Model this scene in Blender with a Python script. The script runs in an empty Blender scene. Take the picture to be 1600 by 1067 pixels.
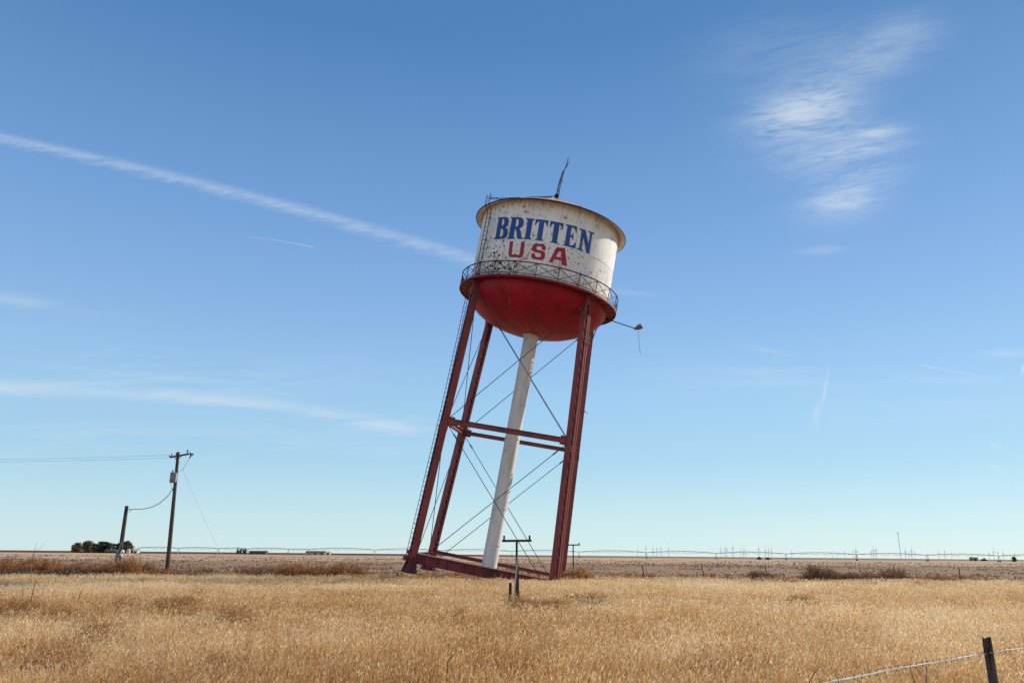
import bpy, bmesh, math, random
import numpy as np
from mathutils import Vector, Matrix, noise as mnoise

R_ = random.Random(7)
sc = bpy.context.scene
COL = sc.collection
rad = math.radians

# ------------------------------------------------------------------ camera
FPX = 1200.0                      # focal length in pixels of the 1600 px wide photograph
CAMZ = 2.0
PITCH = math.atan(333.0 / FPX)
ROLL = rad(0.54)
fwd = Vector((0, math.cos(PITCH), math.sin(PITCH)))
up0 = Vector((0, -math.sin(PITCH), math.cos(PITCH)))
rt0 = Vector((1, 0, 0))
rgt = rt0 * math.cos(ROLL) + up0 * math.sin(ROLL)
upv = up0 * math.cos(ROLL) - rt0 * math.sin(ROLL)
CAM = Vector((0, 0, CAMZ))
cam_data = bpy.data.cameras.new('camera')
cam = bpy.data.objects.new('camera', cam_data)
COL.objects.link(cam)
cam_data.sensor_width = 36.0
cam_data.lens = 36.0 * FPX / 1600.0
cam_data.clip_start = 0.1
cam_data.clip_end = 40000
cam.matrix_world = Matrix((
    (rgt.x, upv.x, -fwd.x, CAM.x), (rgt.y, upv.y, -fwd.y, CAM.y),
    (rgt.z, upv.z, -fwd.z, CAM.z), (0, 0, 0, 1)))
sc.camera = cam


def ray(px, py):
    return fwd + rgt * ((px - 800) / FPX) - upv * ((py - 533.5) / FPX)


def at(px, py, Y):
    """the point at distance Y in front that a sight line through a photo pixel meets"""
    d = ray(px, py)
    return CAM + d * (Y / d.y)


# ------------------------------------------------------------------ node helpers
class G:
    def __init__(self, nt):
        self.nt = nt

    def n(self, typ, *ins, out=0, **props):
        nd = self.nt.nodes.new(typ)
        kw = {}
        for k, v in props.items():
            if hasattr(nd, k) and k not in ('inputs',):
                setattr(nd, k, v)
            else:
                kw[k] = v
        for i, v in enumerate(ins):
            self.put(nd.inputs[i], v)
        for k, v in kw.items():
            self.put(nd.inputs[k.replace('_', ' ')], v)
        return nd.outputs[out]

    def put(self, sock, v):
        if v is None:
            return
        if isinstance(v, bpy.types.NodeSocket):
            self.nt.links.new(v, sock)
        elif isinstance(v, (tuple, list)) and sock.type == 'RGBA' and len(v) == 3:
            sock.default_value = (*v, 1)
        else:
            sock.default_value = v

    def m(self, op, a, b=None, c=None, clamp=False):
        nd = self.nt.nodes.new('ShaderNodeMath')
        nd.operation = op
        nd.use_clamp = clamp
        for i, v in enumerate((a, b, c)):
            self.put(nd.inputs[i], v)
        return nd.outputs[0]

    def mix(self, f, a, b, blend='MIX'):
        nd = self.nt.nodes.new('ShaderNodeMix')
        nd.data_type = 'RGBA'
        nd.blend_type = blend
        self.put(nd.inputs[0], f)
        self.put(nd.inputs[6], a)
        self.put(nd.inputs[7], b)
        return nd.outputs[2]

    def ss(self, v, lo, hi, a=0.0, b=1.0):
        nd = self.nt.nodes.new('ShaderNodeMapRange')
        nd.interpolation_type = 'SMOOTHSTEP'
        for i, x in enumerate((v, lo, hi, a, b)):
            self.put(nd.inputs[i], x)
        return nd.outputs[0]

    def lin(self, v, lo, hi, a=0.0, b=1.0):
        nd = self.nt.nodes.new('ShaderNodeMapRange')
        for i, x in enumerate((v, lo, hi, a, b)):
            self.put(nd.inputs[i], x)
        return nd.outputs[0]

    def noise(self, vec, scale, detail=4, rough=0.55, dist=0.0):
        nd = self.nt.nodes.new('ShaderNodeTexNoise')
        self.put(nd.inputs['Vector'], vec)
        nd.inputs['Scale'].default_value = scale
        nd.inputs['Detail'].default_value = detail
        nd.inputs['Roughness'].default_value = rough
        nd.inputs['Distortion'].default_value = dist
        return nd.outputs['Fac']

    def mul(self, vec, s, add=(0, 0, 0)):
        nd = self.nt.nodes.new('ShaderNodeVectorMath')
        nd.operation = 'MULTIPLY_ADD'
        self.put(nd.inputs[0], vec)
        nd.inputs[1].default_value = s
        nd.inputs[2].default_value = add
        return nd.outputs[0]

    def xyz(self, v):
        nd = self.nt.nodes.new('ShaderNodeSeparateXYZ')
        self.put(nd.inputs[0], v)
        return nd.outputs

    def comb(self, x, y, z):
        nd = self.nt.nodes.new('ShaderNodeCombineXYZ')
        for i, v in enumerate((x, y, z)):
            self.put(nd.inputs[i], v)
        return nd.outputs[0]


def lin1(c):
    c = c / 255.0
    return c / 12.92 if c <= 0.04045 else ((c + 0.055) / 1.055) ** 2.4


def S(r, g, b):
    return (lin1(r), lin1(g), lin1(b))


# ------------------------------------------------------------------ exposure, sky, sun
EXPO = 0.5
SKY = 0.12
sc.view_settings.view_transform = 'Standard'
sc.view_settings.look = 'None'
sc.view_settings.gamma = 1.0
sc.view_settings.exposure = EXPO
sc.cycles.max_bounces = 8
sc.cycles.diffuse_bounces = 3
sc.cycles.transparent_max_bounces = 8

SUN_DIR = Vector((0.7435, 0.4731, 0.4727)).normalized()
sun_data = bpy.data.lights.new('sun', 'SUN')
sun_data.energy = 3.6
sun_data.angle = rad(0.5)
sun_data.color = (1.0, 0.93, 0.82)
sun = bpy.data.objects.new('sun', sun_data)
sun.rotation_euler = SUN_DIR.to_track_quat('Z', 'Y').to_euler()
COL.objects.link(sun)

world = bpy.data.worlds.new('World')
sc.world = world
world.use_nodes = True


def build_sky():
    nt = world.node_tree
    g = G(nt)
    bg = nt.nodes['Background']
    bg.inputs[1].default_value = SKY
    k = SKY * 2 ** EXPO
    sky = nt.nodes.new('ShaderNodeTexSky')
    sky.sky_type = 'NISHITA'
    sky.sun_disc = False
    sky.sun_elevation = math.asin(SUN_DIR.z)
    sky.sun_rotation = math.atan2(SUN_DIR.x, SUN_DIR.y)
    sky.air_density = 1.0
    sky.dust_density = 0.1
    sky.ozone_density = 3.0
    d = g.n('ShaderNodeTexCoord', out=0)
    x, y, z = g.xyz(d)
    # clear autumn air: the deep blue of the height falls to a pale haze at the horizon
    ramp = nt.nodes.new('ShaderNodeValToRGB')
    el = ramp.color_ramp.elements
    stops = [(0.0, S(200, 228, 234)), (0.05, S(188, 222, 234)), (0.115, S(166, 209, 233)),
             (0.20, S(156, 200, 235)), (0.30, S(136, 179, 228)), (0.42, S(113, 160, 215)),
             (0.60, S(77, 130, 187)), (1.0, S(48, 98, 158))]
    el[0].position, el[1].position = stops[0][0], stops[-1][0]
    el[0].color, el[1].color = (*stops[0][1], 1), (*stops[-1][1], 1)
    for p, c in stops[1:-1]:
        e = el.new(p)
        e.color = (*c, 1)
    g.put(ramp.inputs[0], g.m('MAXIMUM', z, 0.0))
    grad = g.mix(1.0, ramp.outputs[0], (1 / k, 1 / k, 1 / k), 'MULTIPLY')
    base = g.mix(0.86, sky.outputs[0], grad)
    # forward-scattering: whiter towards the sun's side
    dot = nt.nodes.new('ShaderNodeVectorMath')
    dot.operation = 'DOT_PRODUCT'
    g.put(dot.inputs[0], d)
    dot.inputs[1].default_value = SUN_DIR
    sd = dot.outputs['Value']
    # ---- clouds, in directions: u = x/y, v = z/y
    ys = g.m('MAXIMUM', y, 0.02)
    u = g.m('DIVIDE', x, ys)
    v = g.m('DIVIDE', z, ys)
    uv = g.comb(u, v, 0.0)

    def uvp(px, py):
        r = ray(px, py)
        return r.x / r.y, r.z / r.y

    masks = []
    CL = 0.64
    ahead = g.ss(y, 0.05, 0.2)

    def streak(pts, w0, w1, amt, nz, ends=(0.02, 0.02), soft=0.6, floor=0.4):
        """a soft trail along a parabola through three photo points"""
        P = [uvp(*p) for p in pts]
        co = np.polyfit([p[0] for p in P], [p[1] for p in P], len(P) - 1 if len(P) < 4 else 2)
        if len(co) == 2:
            co = np.array([0, *co])
        f = g.m('ADD', g.m('MULTIPLY', g.m('ADD', g.m('MULTIPLY', u, float(co[0])), float(co[1])), u), float(co[2]))
        dd = g.m('SUBTRACT', v, f)
        wob = g.m('MULTIPLY', g.m('SUBTRACT', nz, 0.5), w0 * 1.1)
        dd = g.m('ABSOLUTE', g.m('ADD', dd, wob))
        ua, ub = P[0][0], P[-1][0]
        w = g.lin(u, ua, ub, w0, w1)
        q = g.m('DIVIDE', dd, w)
        m = g.ss(q, 1.0, 1.0 - soft)
        m = g.m('MULTIPLY', m, g.ss(u, ua - ends[0], ua + ends[0] * .2))
        m = g.m('MULTIPLY', m, g.ss(u, ub + ends[1], ub - ends[1] * .2))
        m = g.m('MULTIPLY', m, g.ss(nz, 0.3, 0.68, amt * floor, amt))
        masks.append(m)

    def blob(px, py, rx, ry, ang, amt, nz, lo=0.3, hi=0.8):
        cu, cv = uvp(px, py)
        c, s_ = math.cos(rad(ang)), math.sin(rad(ang))
        sx, sy = 1200 / rx, 1200 / ry
        du, dv = g.m('SUBTRACT', u, cu), g.m('SUBTRACT', v, cv)
        a = g.m('ADD', g.m('MULTIPLY', du, c * sx), g.m('MULTIPLY', dv, s_ * sx))
        b = g.m('ADD', g.m('MULTIPLY', du, -s_ * sy), g.m('MULTIPLY', dv, c * sy))
        r2 = g.m('ADD', g.m('MULTIPLY', a, a), g.m('MULTIPLY', b, b))
        e = g.m('EXPONENT', g.m('MULTIPLY', r2, -1.0))
        masks.append(g.m('MULTIPLY', e, g.ss(nz, lo, hi, 0.0, amt * CL)))

    def fibres(ang, sx, sy):
        """direction coordinates turned by ang, then stretched along the fibres"""
        c, s_ = math.cos(rad(ang)), math.sin(rad(ang))
        a = g.m('ADD', g.m('MULTIPLY', u, c * sx), g.m('MULTIPLY', v, s_ * sx))
        b = g.m('ADD', g.m('MULTIPLY', u, -s_ * sy), g.m('MULTIPLY', v, c * sy))
        return g.comb(a, b, 0.0)

    wisp = g.noise(fibres(9, 6.0, 22.0), 1.0, 8, 0.62, 0.9)
    fine = g.noise(fibres(13, 17.0, 100.0), 1.0, 7, 0.66, 0.9)
    wf = g.m('ADD', g.m('MULTIPLY', wisp, 0.50), g.m('MULTIPLY', fine, 0.50))
    flat = g.noise(fibres(0, 5.0, 40.0), 1.0, 7, 0.6, 0.6)
    con = g.noise(fibres(6, 26.0, 120.0), 1.0, 7, 0.68, 0.5)
    # the long broad contrail and the short thin one under it
    streak([(-40, 208), (280, 279), (560, 357), (742, 408)], 0.0145, 0.0175, 0.22, con, (0.1, 0.02), 1.0, 0.3)
    streak([(-40, 205), (280, 276), (560, 354), (742, 402)], 0.0085, 0.0105, 0.13, con, (0.1, 0.02), 0.9)
    streak([(392, 370), (440, 377), (489, 386)], 0.0006, 0.0013, 0.32, con, (0.008, 0.001), 0.7)
    # cirrus plume on the right
    # one feathered column: a thin veil that joins everything, brighter combed wisps within it
    blob(1255, 185, 105, 62, 14, 0.40, wf, 0.20, 0.66)
    blob(1230, 188, 72, 36, 12, 0.52, wf, 0.38, 0.60)
    blob(1285, 160, 70, 42, 20, 0.36, wf, 0.36, 0.62)
    blob(1320, 218, 105, 36, 8, 0.40, wf, 0.24, 0.66)
    blob(1372, 207, 46, 11, 10, 0.55, wf, 0.36, 0.58)
    blob(1345, 234, 75, 13, 8, 0.42, wf, 0.36, 0.60)
    blob(1300, 262, 105, 32, 4, 0.38, wf, 0.26, 0.64)
    blob(1340, 288, 64, 26, 14, 0.52, wf, 0.32, 0.62)
    blob(1316, 316, 62, 22, 8, 0.58, wf, 0.30, 0.60)
    blob(1310, 330, 70, 30, 8, 0.24, wf, 0.15, 0.6)
    blob(1330, 108, 135, 46, 24, 0.36, wf, 0.20, 0.68)
    blob(1400, 60, 85, 46, 30, 0.34, wf, 0.20, 0.68)
    blob(1240, 80, 150, 70, 8, 0.26, wf, 0.22, 0.72)
    blob(1285, 392, 40, 8, 6, 0.36, wf, 0.32, 0.62)
    # thin low bands
    streak([(-60, 604), (200, 612), (420, 636), (600, 662)], 0.017, 0.012, 0.36, flat, (0.1, 0.08), 1.0, 0.3)
    blob(90, 605, 260, 16, -1, 0.42, flat, 0.3, 0.7)
    blob(545, 655, 100, 12, -6, 0.55, flat, 0.35, 0.65)
    blob(30, 470, 75, 10, -8, 0.34, flat, 0.30, 0.6)
    blob(170, 492, 60, 8, -8, 0.14, flat, 0.3, 0.6)
    blob(330, 690, 380, 26, -2, 0.34, flat, 0.42, 0.68)
    blob(480, 640, 170, 14, -7, 0.36, flat, 0.36, 0.66)
    blob(240, 585, 300, 10, -2, 0.30, flat, 0.36, 0.66)
    blob(1200, 595, 190, 10, 2, 0.26, flat, 0.36, 0.66)
    blob(1480, 590, 150, 8, -2, 0.30, flat, 0.36, 0.66)
    blob(250, 560, 420, 30, -3, 0.12, flat, 0.42, 0.7)
    blob(1200, 548, 40, 5, -12, 0.34, flat, 0.3, 0.6)
    blob(1205, 578, 70, 6, 2, 0.5, flat, 0.3, 0.6)
    blob(1050, 580, 90, 9, 5, 0.2, flat, 0.3, 0.65)
    blob(1420, 640, 260, 24, -2, 0.22, flat, 0.38, 0.7)
    blob(1575, 553, 40, 6, 3, 0.4, flat, 0.3, 0.6)
    blob(1557, 697, 9, 4, -15, 0.55, flat, 0.2, 0.5)
    blob(1555, 730, 12, 4, -30, 0.4, flat, 0.2, 0.5)
    blob(990, 458, 60, 5, -6, 0.2, flat, 0.3, 0.6)
    streak([(1445, 571), (1480, 578), (1520, 585)], 0.0012, 0.0014, 0.42, con, (0.01, 0.01), 0.8)
    # the steep short trail: its line in (u, v) is steep, so it is a thin tilted ellipse
    blob(1289, 610, 30, 2.2, 75, 0.6, con, 0.1, 0.5)
    blob(1276, 645, 17, 5.0, 75, 0.5, con, 0.1, 0.5)
    blob(1598, 577, 8, 2.5, 70, 0.9, con, 0.0, 0.3)
    tot = masks[0]
    for mk in masks[1:]:
        tot = g.m('ADD', tot, mk)
    tot = g.m('MULTIPLY', g.m('MINIMUM', tot, 0.85), ahead)
    cw = tuple(c / k for c in S(222, 232, 240))
    col = g.mix(tot, base, cw)
    # unseen sky behind the camera, whitened and brightened as added fill light
    fill_veil_n = g.noise(g.mul(d, (2.0, 3.0, 5.0)), 1.6, 6, 0.6, 0.5)
    fill_veil = g.m('MULTIPLY', g.ss(y, 0.0, -0.5), g.ss(fill_veil_n, 0.30, 0.62, 0.12, 0.62))
    vw = tuple(c / k for c in (0.95, 0.97, 1.0))
    col = g.mix(fill_veil, col, vw)
    nt.links.new(col, bg.inputs[0])


build_sky()


# ------------------------------------------------------------------ object helpers
def tag(o, label=None, cat=None, group=None, kind=None):
    for k_, v_ in (('label', label), ('category', cat), ('group', group), ('kind', kind)):
        if v_:
            o[k_] = v_
    return o


def empty(name, loc=(0, 0, 0), rz=0.0):
    o = bpy.data.objects.new(name, None)
    o.location = loc
    o.rotation_euler = (0, 0, rz)
    o.empty_display_size = 0.3
    COL.objects.link(o)
    return o


class MB:
    """collects shapes, then becomes ONE mesh object"""

    def __init__(self):
        self.v, self.f, self.sm = [], [], []

    def add(self, vs, fs, smooth=False):
        b = len(self.v)
        self.v += [tuple(p) for p in vs]
        self.f += [tuple(i + b for i in f) for f in fs]
        self.sm += [smooth] * len(fs)
        return self

    def box(self, c, s, ax=None):
        c = Vector(c)
        ex, ey, ez = ax or (Vector((1, 0, 0)), Vector((0, 1, 0)), Vector((0, 0, 1)))
        vs = [c + ex * (i * s[0] / 2) + ey * (j * s[1] / 2) + ez * (k_ * s[2] / 2)
              for i in (-1, 1) for j in (-1, 1) for k_ in (-1, 1)]
        fs = [(0, 1, 3, 2), (4, 6, 7, 5), (0, 4, 5, 1), (2, 3, 7, 6), (0, 2, 6, 4), (1, 5, 7, 3)]
        return self.add(vs, fs)

    def bar(self, p, q, w, h, up=(0, 0, 1)):
        p, q = Vector(p), Vector(q)
        d = (q - p)
        L = d.length
        d.normalize()
        s = d.cross(Vector(up))
        if s.length < 1e-4:
            s = d.cross(Vector((1, 0, 0)))
        s.normalize()
        t = s.cross(d)
        return self.box((p + q) / 2, (L, w, h), (d, s, t))

    def tube(self, pts, r, n=8, cap=True, smooth=True):
        pts = [Vector(p) for p in pts]
        rs = r if isinstance(r, (list, tuple)) else [r] * len(pts)
        vs, fs = [], []
        prev = None
        for i, p in enumerate(pts):
            d = (pts[min(i + 1, len(pts) - 1)] - pts[max(i - 1, 0)]).normalized()
            if prev is None:
                a = d.cross(Vector((0, 0, 1)))
                if a.length < 1e-3:
                    a = d.cross(Vector((1, 0, 0)))
            else:
                a = prev - d * prev.dot(d)
            a.normalize()
            prev = a
            b = d.cross(a)
            for j in range(n):
                t = 2 * math.pi * j / n
                vs.append(p + a * (rs[i] * math.cos(t)) + b * (rs[i] * math.sin(t)))
        for i in range(len(pts) - 1):
            for j in range(n):
                fs.append((i * n + j, i * n + (j + 1) % n, (i + 1) * n + (j + 1) % n, (i + 1) * n + j))
        self.add(vs, fs, smooth)
        if cap:
            m = len(pts) - 1
            self.add([vs[j] for j in range(n)], [tuple(range(n))[::-1]])
            self.add([vs[m * n + j] for j in range(n)], [tuple(range(n))])
        return self

    def lathe(self, prof, n=96, closed=False, smooth=True):
        vs, fs = [], []
        for r, z in prof:
            for j in range(n):
                t = 2 * math.pi * j / n
                vs.append((r * math.cos(t), r * math.sin(t), z))
        m = len(prof)
        for i in range(m if closed else m - 1):
            i2 = (i + 1) % m
            for j in range(n):
                k_ = (j + 1) % n
                fs.append((i * n + j, i * n + k_, i2 * n + k_, i2 * n + j))
        return self.add(vs, fs, smooth)

    def ring(self, r0, z0, a, b, n=96):
        """a hoop of rectangular section a (out) by b (up)"""
        return self.lathe([(r0, z0), (r0 + a, z0), (r0 + a, z0 + b), (r0, z0 + b)], n, True)

    def ball(self, c, r, n=12, m=8, sz=1.0):
        c = Vector(c)
        vs = [c + Vector((0, 0, r * sz))]
        for i in range(1, m):
            p = math.pi * i / m
            for j in range(n):
                t = 2 * math.pi * j / n
                vs.append(c + Vector((r * math.sin(p) * math.cos(t), r * math.sin(p) * math.sin(t), r * sz * math.cos(p))))
        vs.append(c - Vector((0, 0, r * sz)))
        fs = [(0, 1 + j, 1 + (j + 1) % n) for j in range(n)]
        for i in range(m - 2):
            for j in range(n):
                a = 1 + i * n
                fs.append((a + j, a + n + j, a + n + (j + 1) % n, a + (j + 1) % n))
        a = 1 + (m - 2) * n
        fs += [(a + j, len(vs) - 1, a + (j + 1) % n) for j in range(n)]
        return self.add(vs, fs, True)

    def build(self, name, mat, parent=None, sharp=40):
        me = bpy.data.meshes.new(name)
        me.from_pydata(self.v, [], self.f)
        me.polygons.foreach_set('use_smooth', self.sm)
        if any(self.sm):
            me.set_sharp_from_angle(angle=rad(sharp))
        me.materials.append(mat)
        me.update()
        o = bpy.data.objects.new(name, me)
        COL.objects.link(o)
        if parent:
            o.parent = parent
        return o


def newmat(name):
    m = bpy.data.materials.new(name)
    m.use_nodes = True
    return m, G(m.node_tree), m.node_tree.nodes['Principled BSDF']


def simple(name, col, rough=0.8, var=0.25, scale=3.0, metal=0.0, coord='Object', spec=0.3, dark=None):
    """one paint or wood with patchy wear"""
    m, g, p = newmat(name)
    tc = g.n('ShaderNodeTexCoord')
    vec = m.node_tree.nodes[-1].outputs[coord]
    n1 = g.noise(vec, scale, 6, 0.65)
    n2 = g.noise(vec, scale * 6, 4, 0.6)
    f = g.m('ADD', g.m('MULTIPLY', n1, 0.65), g.m('MULTIPLY', n2, 0.35))
    a = tuple(c * (1 - var) for c in col) if dark is None else dark
    b = tuple(min(1, c * (1 + var)) for c in col)
    g.put(p.inputs['Base Color'], g.mix(g.ss(f, 0.33, 0.67), a, b))
    p.inputs['Roughness'].default_value = rough
    p.inputs['Metallic'].default_value = metal
    p.inputs['Specular IOR Level'].default_value = spec
    return m


# ------------------------------------------------------------------ materials of the tower
ZW, ZE, ZA, ZB = 22.27, 28.43, 31.29, 19.41      # walkway, eave, apex, bottom of the bowl
RT, RW, RE = 5.64, 6.41, 6.24                    # tank, walkway, eave radii


def tank_paint(name, base, letter=False):
    m, g, p = newmat(name)
    tc = m.node_tree.nodes.new('ShaderNodeTexCoord')
    vec = tc.outputs['Object']
    x, y, z = g.xyz(vec)
    th = g.m('ARCTAN2', y, x)
    cyl = g.comb(g.m('MULTIPLY', th, RT), z, 0.0)
    blot = g.noise(cyl, 0.55, 6, 0.6)
    col = g.mix(g.ss(blot, 0.35, 0.7), base, tuple(c * q for c, q in zip(base, (0.86, 0.84, 0.80))))
    # rust weeping down in thin streaks
    streak = g.noise(g.mul(cyl, (2.6, 0.28, 1)), 1.6, 7, 0.68)
    low = g.ss(z, ZW + 3.4, ZW + 0.2)
    top = g.ss(z, ZE - 1.0, ZE - 0.1)
    zone = g.m('ADD', g.m('ADD', g.m('MULTIPLY', low, 0.09), g.m('MULTIPLY', top, 0.06)), 0.0)
    sm = g.ss(g.m('ADD', streak, zone), 0.53, 0.72, 0.0, 0.7)
    if letter:
        sm = g.m('MULTIPLY', sm, 0.25)
    col = g.mix(sm, col, (0.42, 0.24, 0.11))
    # rust blooms: brown spots
    vor = m.node_tree.nodes.new('ShaderNodeTexVoronoi')
    warp = g.noise(cyl, 3.0, 3, 0.6)
    g.put(vor.inputs['Vector'], g.comb(g.m('ADD', g.m('MULTIPLY', th, RT), g.m('MULTIPLY', warp, 0.35)),
                                       g.m('ADD', z, g.m('MULTIPLY', warp, -0.3)), 0.0))
    vor.inputs['Scale'].default_value = 1.15
    sel = g.ss(g.noise(cyl, 0.8, 3, 0.5), 0.38, 0.50)
    bloom = g.m('MULTIPLY', g.ss(vor.outputs['Distance'], 0.26, 0.06), sel)
    col = g.mix(g.m('MULTIPLY', bloom, 0.75), col, (0.34, 0.17, 0.07))
    core = g.m('MULTIPLY', g.ss(vor.outputs['Distance'], 0.10, 0.03), g.ss(g.noise(cyl, 1.1, 3, 0.5), 0.46, 0.53))
    col = g.mix(g.m('MULTIPLY', core, 0.9), col, (0.07, 0.035, 0.02))
    # flaked paint: dark bare spots, thick low on the ladder side
    fl = g.noise(g.mul(cyl, (1.0, 0.8, 1)), 4.6, 6, 0.64, 0.6)
    left = g.ss(th, -1.55, -2.15)
    lowl = g.ss(z, ZW + 4.6, ZW + 0.6)
    dens = g.m('ADD', g.m('MULTIPLY', g.m('MULTIPLY', g.m('ADD', g.m('MULTIPLY', left, 0.55), 0.45), lowl), 0.080),
               g.m('MULTIPLY', left, 0.02))
    dens = g.m('ADD', dens, g.m('MULTIPLY', g.m('SUBTRACT', g.noise(cyl, 0.7, 3, 0.5), 0.5), 0.12))
    dens = g.m('MULTIPLY', dens, g.ss(th, -0.6, -1.2, 0.5, 1.0))
    fm = g.ss(g.m('ADD', fl, dens), 0.632, 0.652)
    col = g.mix(fm, col, (0.042, 0.026, 0.019))
    g.put(p.inputs['Base Color'], col)
    p.inputs['Roughness'].default_value = 0.62
    p.inputs['Specular IOR Level'].default_value = 0.3
    b = m.node_tree.nodes.new('ShaderNodeBump')
    b.inputs['Strength'].default_value = 0.35
    b.inputs['Distance'].default_value = 0.05
    g.put(b.inputs['Height'], g.m('SUBTRACT', g.m('MULTIPLY', blot, 0.8), fm))
    m.node_tree.links.new(b.outputs[0], p.inputs['Normal'])
    return m


def red_paint(name, base, rustc, amount=0.5, scale=1.2, scratch=False, stretch=(1, 1, 0.25)):
    m, g, p = newmat(name)
    tc = m.node_tree.nodes.new('ShaderNodeTexCoord')
    vec = tc.outputs['Object']
    n1 = g.noise(g.mul(vec, stretch), scale, 7, 0.65)
    n2 = g.noise(vec, scale * 7, 5, 0.65)
    f = g.m('ADD', g.m('MULTIPLY', n1, 0.6), g.m('MULTIPLY', n2, 0.4))
    col = g.mix(g.ss(f, 0.40, 0.64, 0.0, amount), base, rustc)
    if scratch:
        x, y, z = g.xyz(vec)
        r = g.m('SQRT', g.m('ADD', g.m('MULTIPLY', x, x), g.m('MULTIPLY', y, y)))
        thv = g.m('ARCTAN2', y, x)
        # pale scrapes running down the bowl, and chalky run-off round its foot
        sv = g.comb(g.m('MULTIPLY', thv, 9.0), g.m('MULTIPLY', r, 0.35), 0.0)
        sc_ = g.noise(sv, 1.5, 7, 0.7, 0.8)
        side = g.ss(x, 1.5, -3.5)
        col = g.mix(g.m('MULTIPLY', g.ss(sc_, 0.57, 0.72), g.m('ADD', g.m('MULTIPLY', side, 0.75), 0.15)), col, (0.50, 0.16, 0.08))
        foot = g.m('MULTIPLY', g.ss(r, 3.6, 0.9), g.ss(g.noise(sv, 1.0, 6, 0.7, 0.6), 0.42, 0.68))
        col = g.mix(g.m('MULTIPLY', foot, 0.55), col, (0.55, 0.30, 0.19))
    g.put(p.inputs['Base Color'], col)
    p.inputs['Roughness'].default_value = 0.55
    p.inputs['Specular IOR Level'].default_value = 0.35
    b = m.node_tree.nodes.new('ShaderNodeBump')
    b.inputs['Strength'].default_value = 0.25
    b.inputs['Distance'].default_value = 0.03
    g.put(b.inputs['Height'], f)
    m.node_tree.links.new(b.outputs[0], p.inputs['Normal'])
    return m


M_white = tank_paint('white_tank_paint', (0.80, 0.785, 0.745))
M_blue = tank_paint('blue_letter_paint', (0.018, 0.085, 0.30), True)
M_redl = tank_paint('red_letter_paint', (0.42, 0.018, 0.045), True)
M_bowl = red_paint('red_bowl_paint', (0.42, 0.007, 0.024), (0.19, 0.006, 0.016), 0.85, 0.8, True, (1, 1, 0.6))
M_walk = red_paint('red_walkway_paint', (0.26, 0.010, 0.022), (0.11, 0.015, 0.017), 0.8)
M_leg = red_paint('faded_red_steel_paint', (0.30, 0.055, 0.056), (0.11, 0.038, 0.032), 1.0, 1.3)
M_beam = red_paint('dark_red_beam_paint', (0.22, 0.024, 0.038), (0.05, 0.016, 0.018), 1.0, 0.8, False, (1, 1, 1))
M_foot = red_paint('dark_red_foot_paint', (0.11, 0.022, 0.026), (0.05, 0.018, 0.016), 0.8, 1.0, False, (1, 1, 1))  # darker red than the leg paint
M_pipe = red_paint('faded_pink_pipe_paint', (0.42, 0.14, 0.11), (0.25, 0.08, 0.06), 0.6)
M_edge = red_paint('sunlit_edge_paint', (0.62, 0.36, 0.30), (0.40, 0.17, 0.13), 0.7)  # pale colour stands in for sunlight on the weathered flange edge
M_rod = simple('rusty_rod_steel', (0.05, 0.032, 0.028), 0.7, 0.4, 6)
M_iron = simple('rusty_black_iron', (0.034, 0.016, 0.014), 0.75, 0.5, 5)
M_roof = simple('faded_pink_roof_sheet', (0.55, 0.36, 0.29), 0.7, 0.22, 1.0, dark=(0.40, 0.22, 0.16))
M_soff = simple('cream_eave_paint', (0.80, 0.74, 0.65), 0.7, 0.1, 0.9, dark=(0.66, 0.50, 0.36))
M_lamp = simple('weathered_lamp_metal', (0.20, 0.185, 0.19), 0.6, 0.4, 5)


def riser_paint():
    m, g, p = newmat('grey_white_riser_paint')
    tc = m.node_tree.nodes.new('ShaderNodeTexCoord')
    vec = tc.outputs['Object']
    x, y, z = g.xyz(vec)
    n1 = g.noise(g.mul(vec, (1, 1, 0.2)), 1.8, 7, 0.65)
    col = g.mix(g.ss(n1, 0.4, 0.7), (0.66, 0.63, 0.59), (0.50, 0.46, 0.41))
    sp = g.noise(g.mul(vec, (1, 1, 0.7)), 5.0, 6, 0.65, 0.4)
    # the left side has lost more paint, a few ragged bands lie at the plate joints
    col = g.mix(g.ss(g.m('ADD', sp, g.ss(x, 0.0, -0.6, 0.0, 0.07)), 0.67, 0.70), col, (0.10, 0.055, 0.035))
    g.put(p.inputs['Base Color'], col)
    p.inputs['Roughness'].default_value = 0.6
    return m


M_riser = riser_paint()


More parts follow.
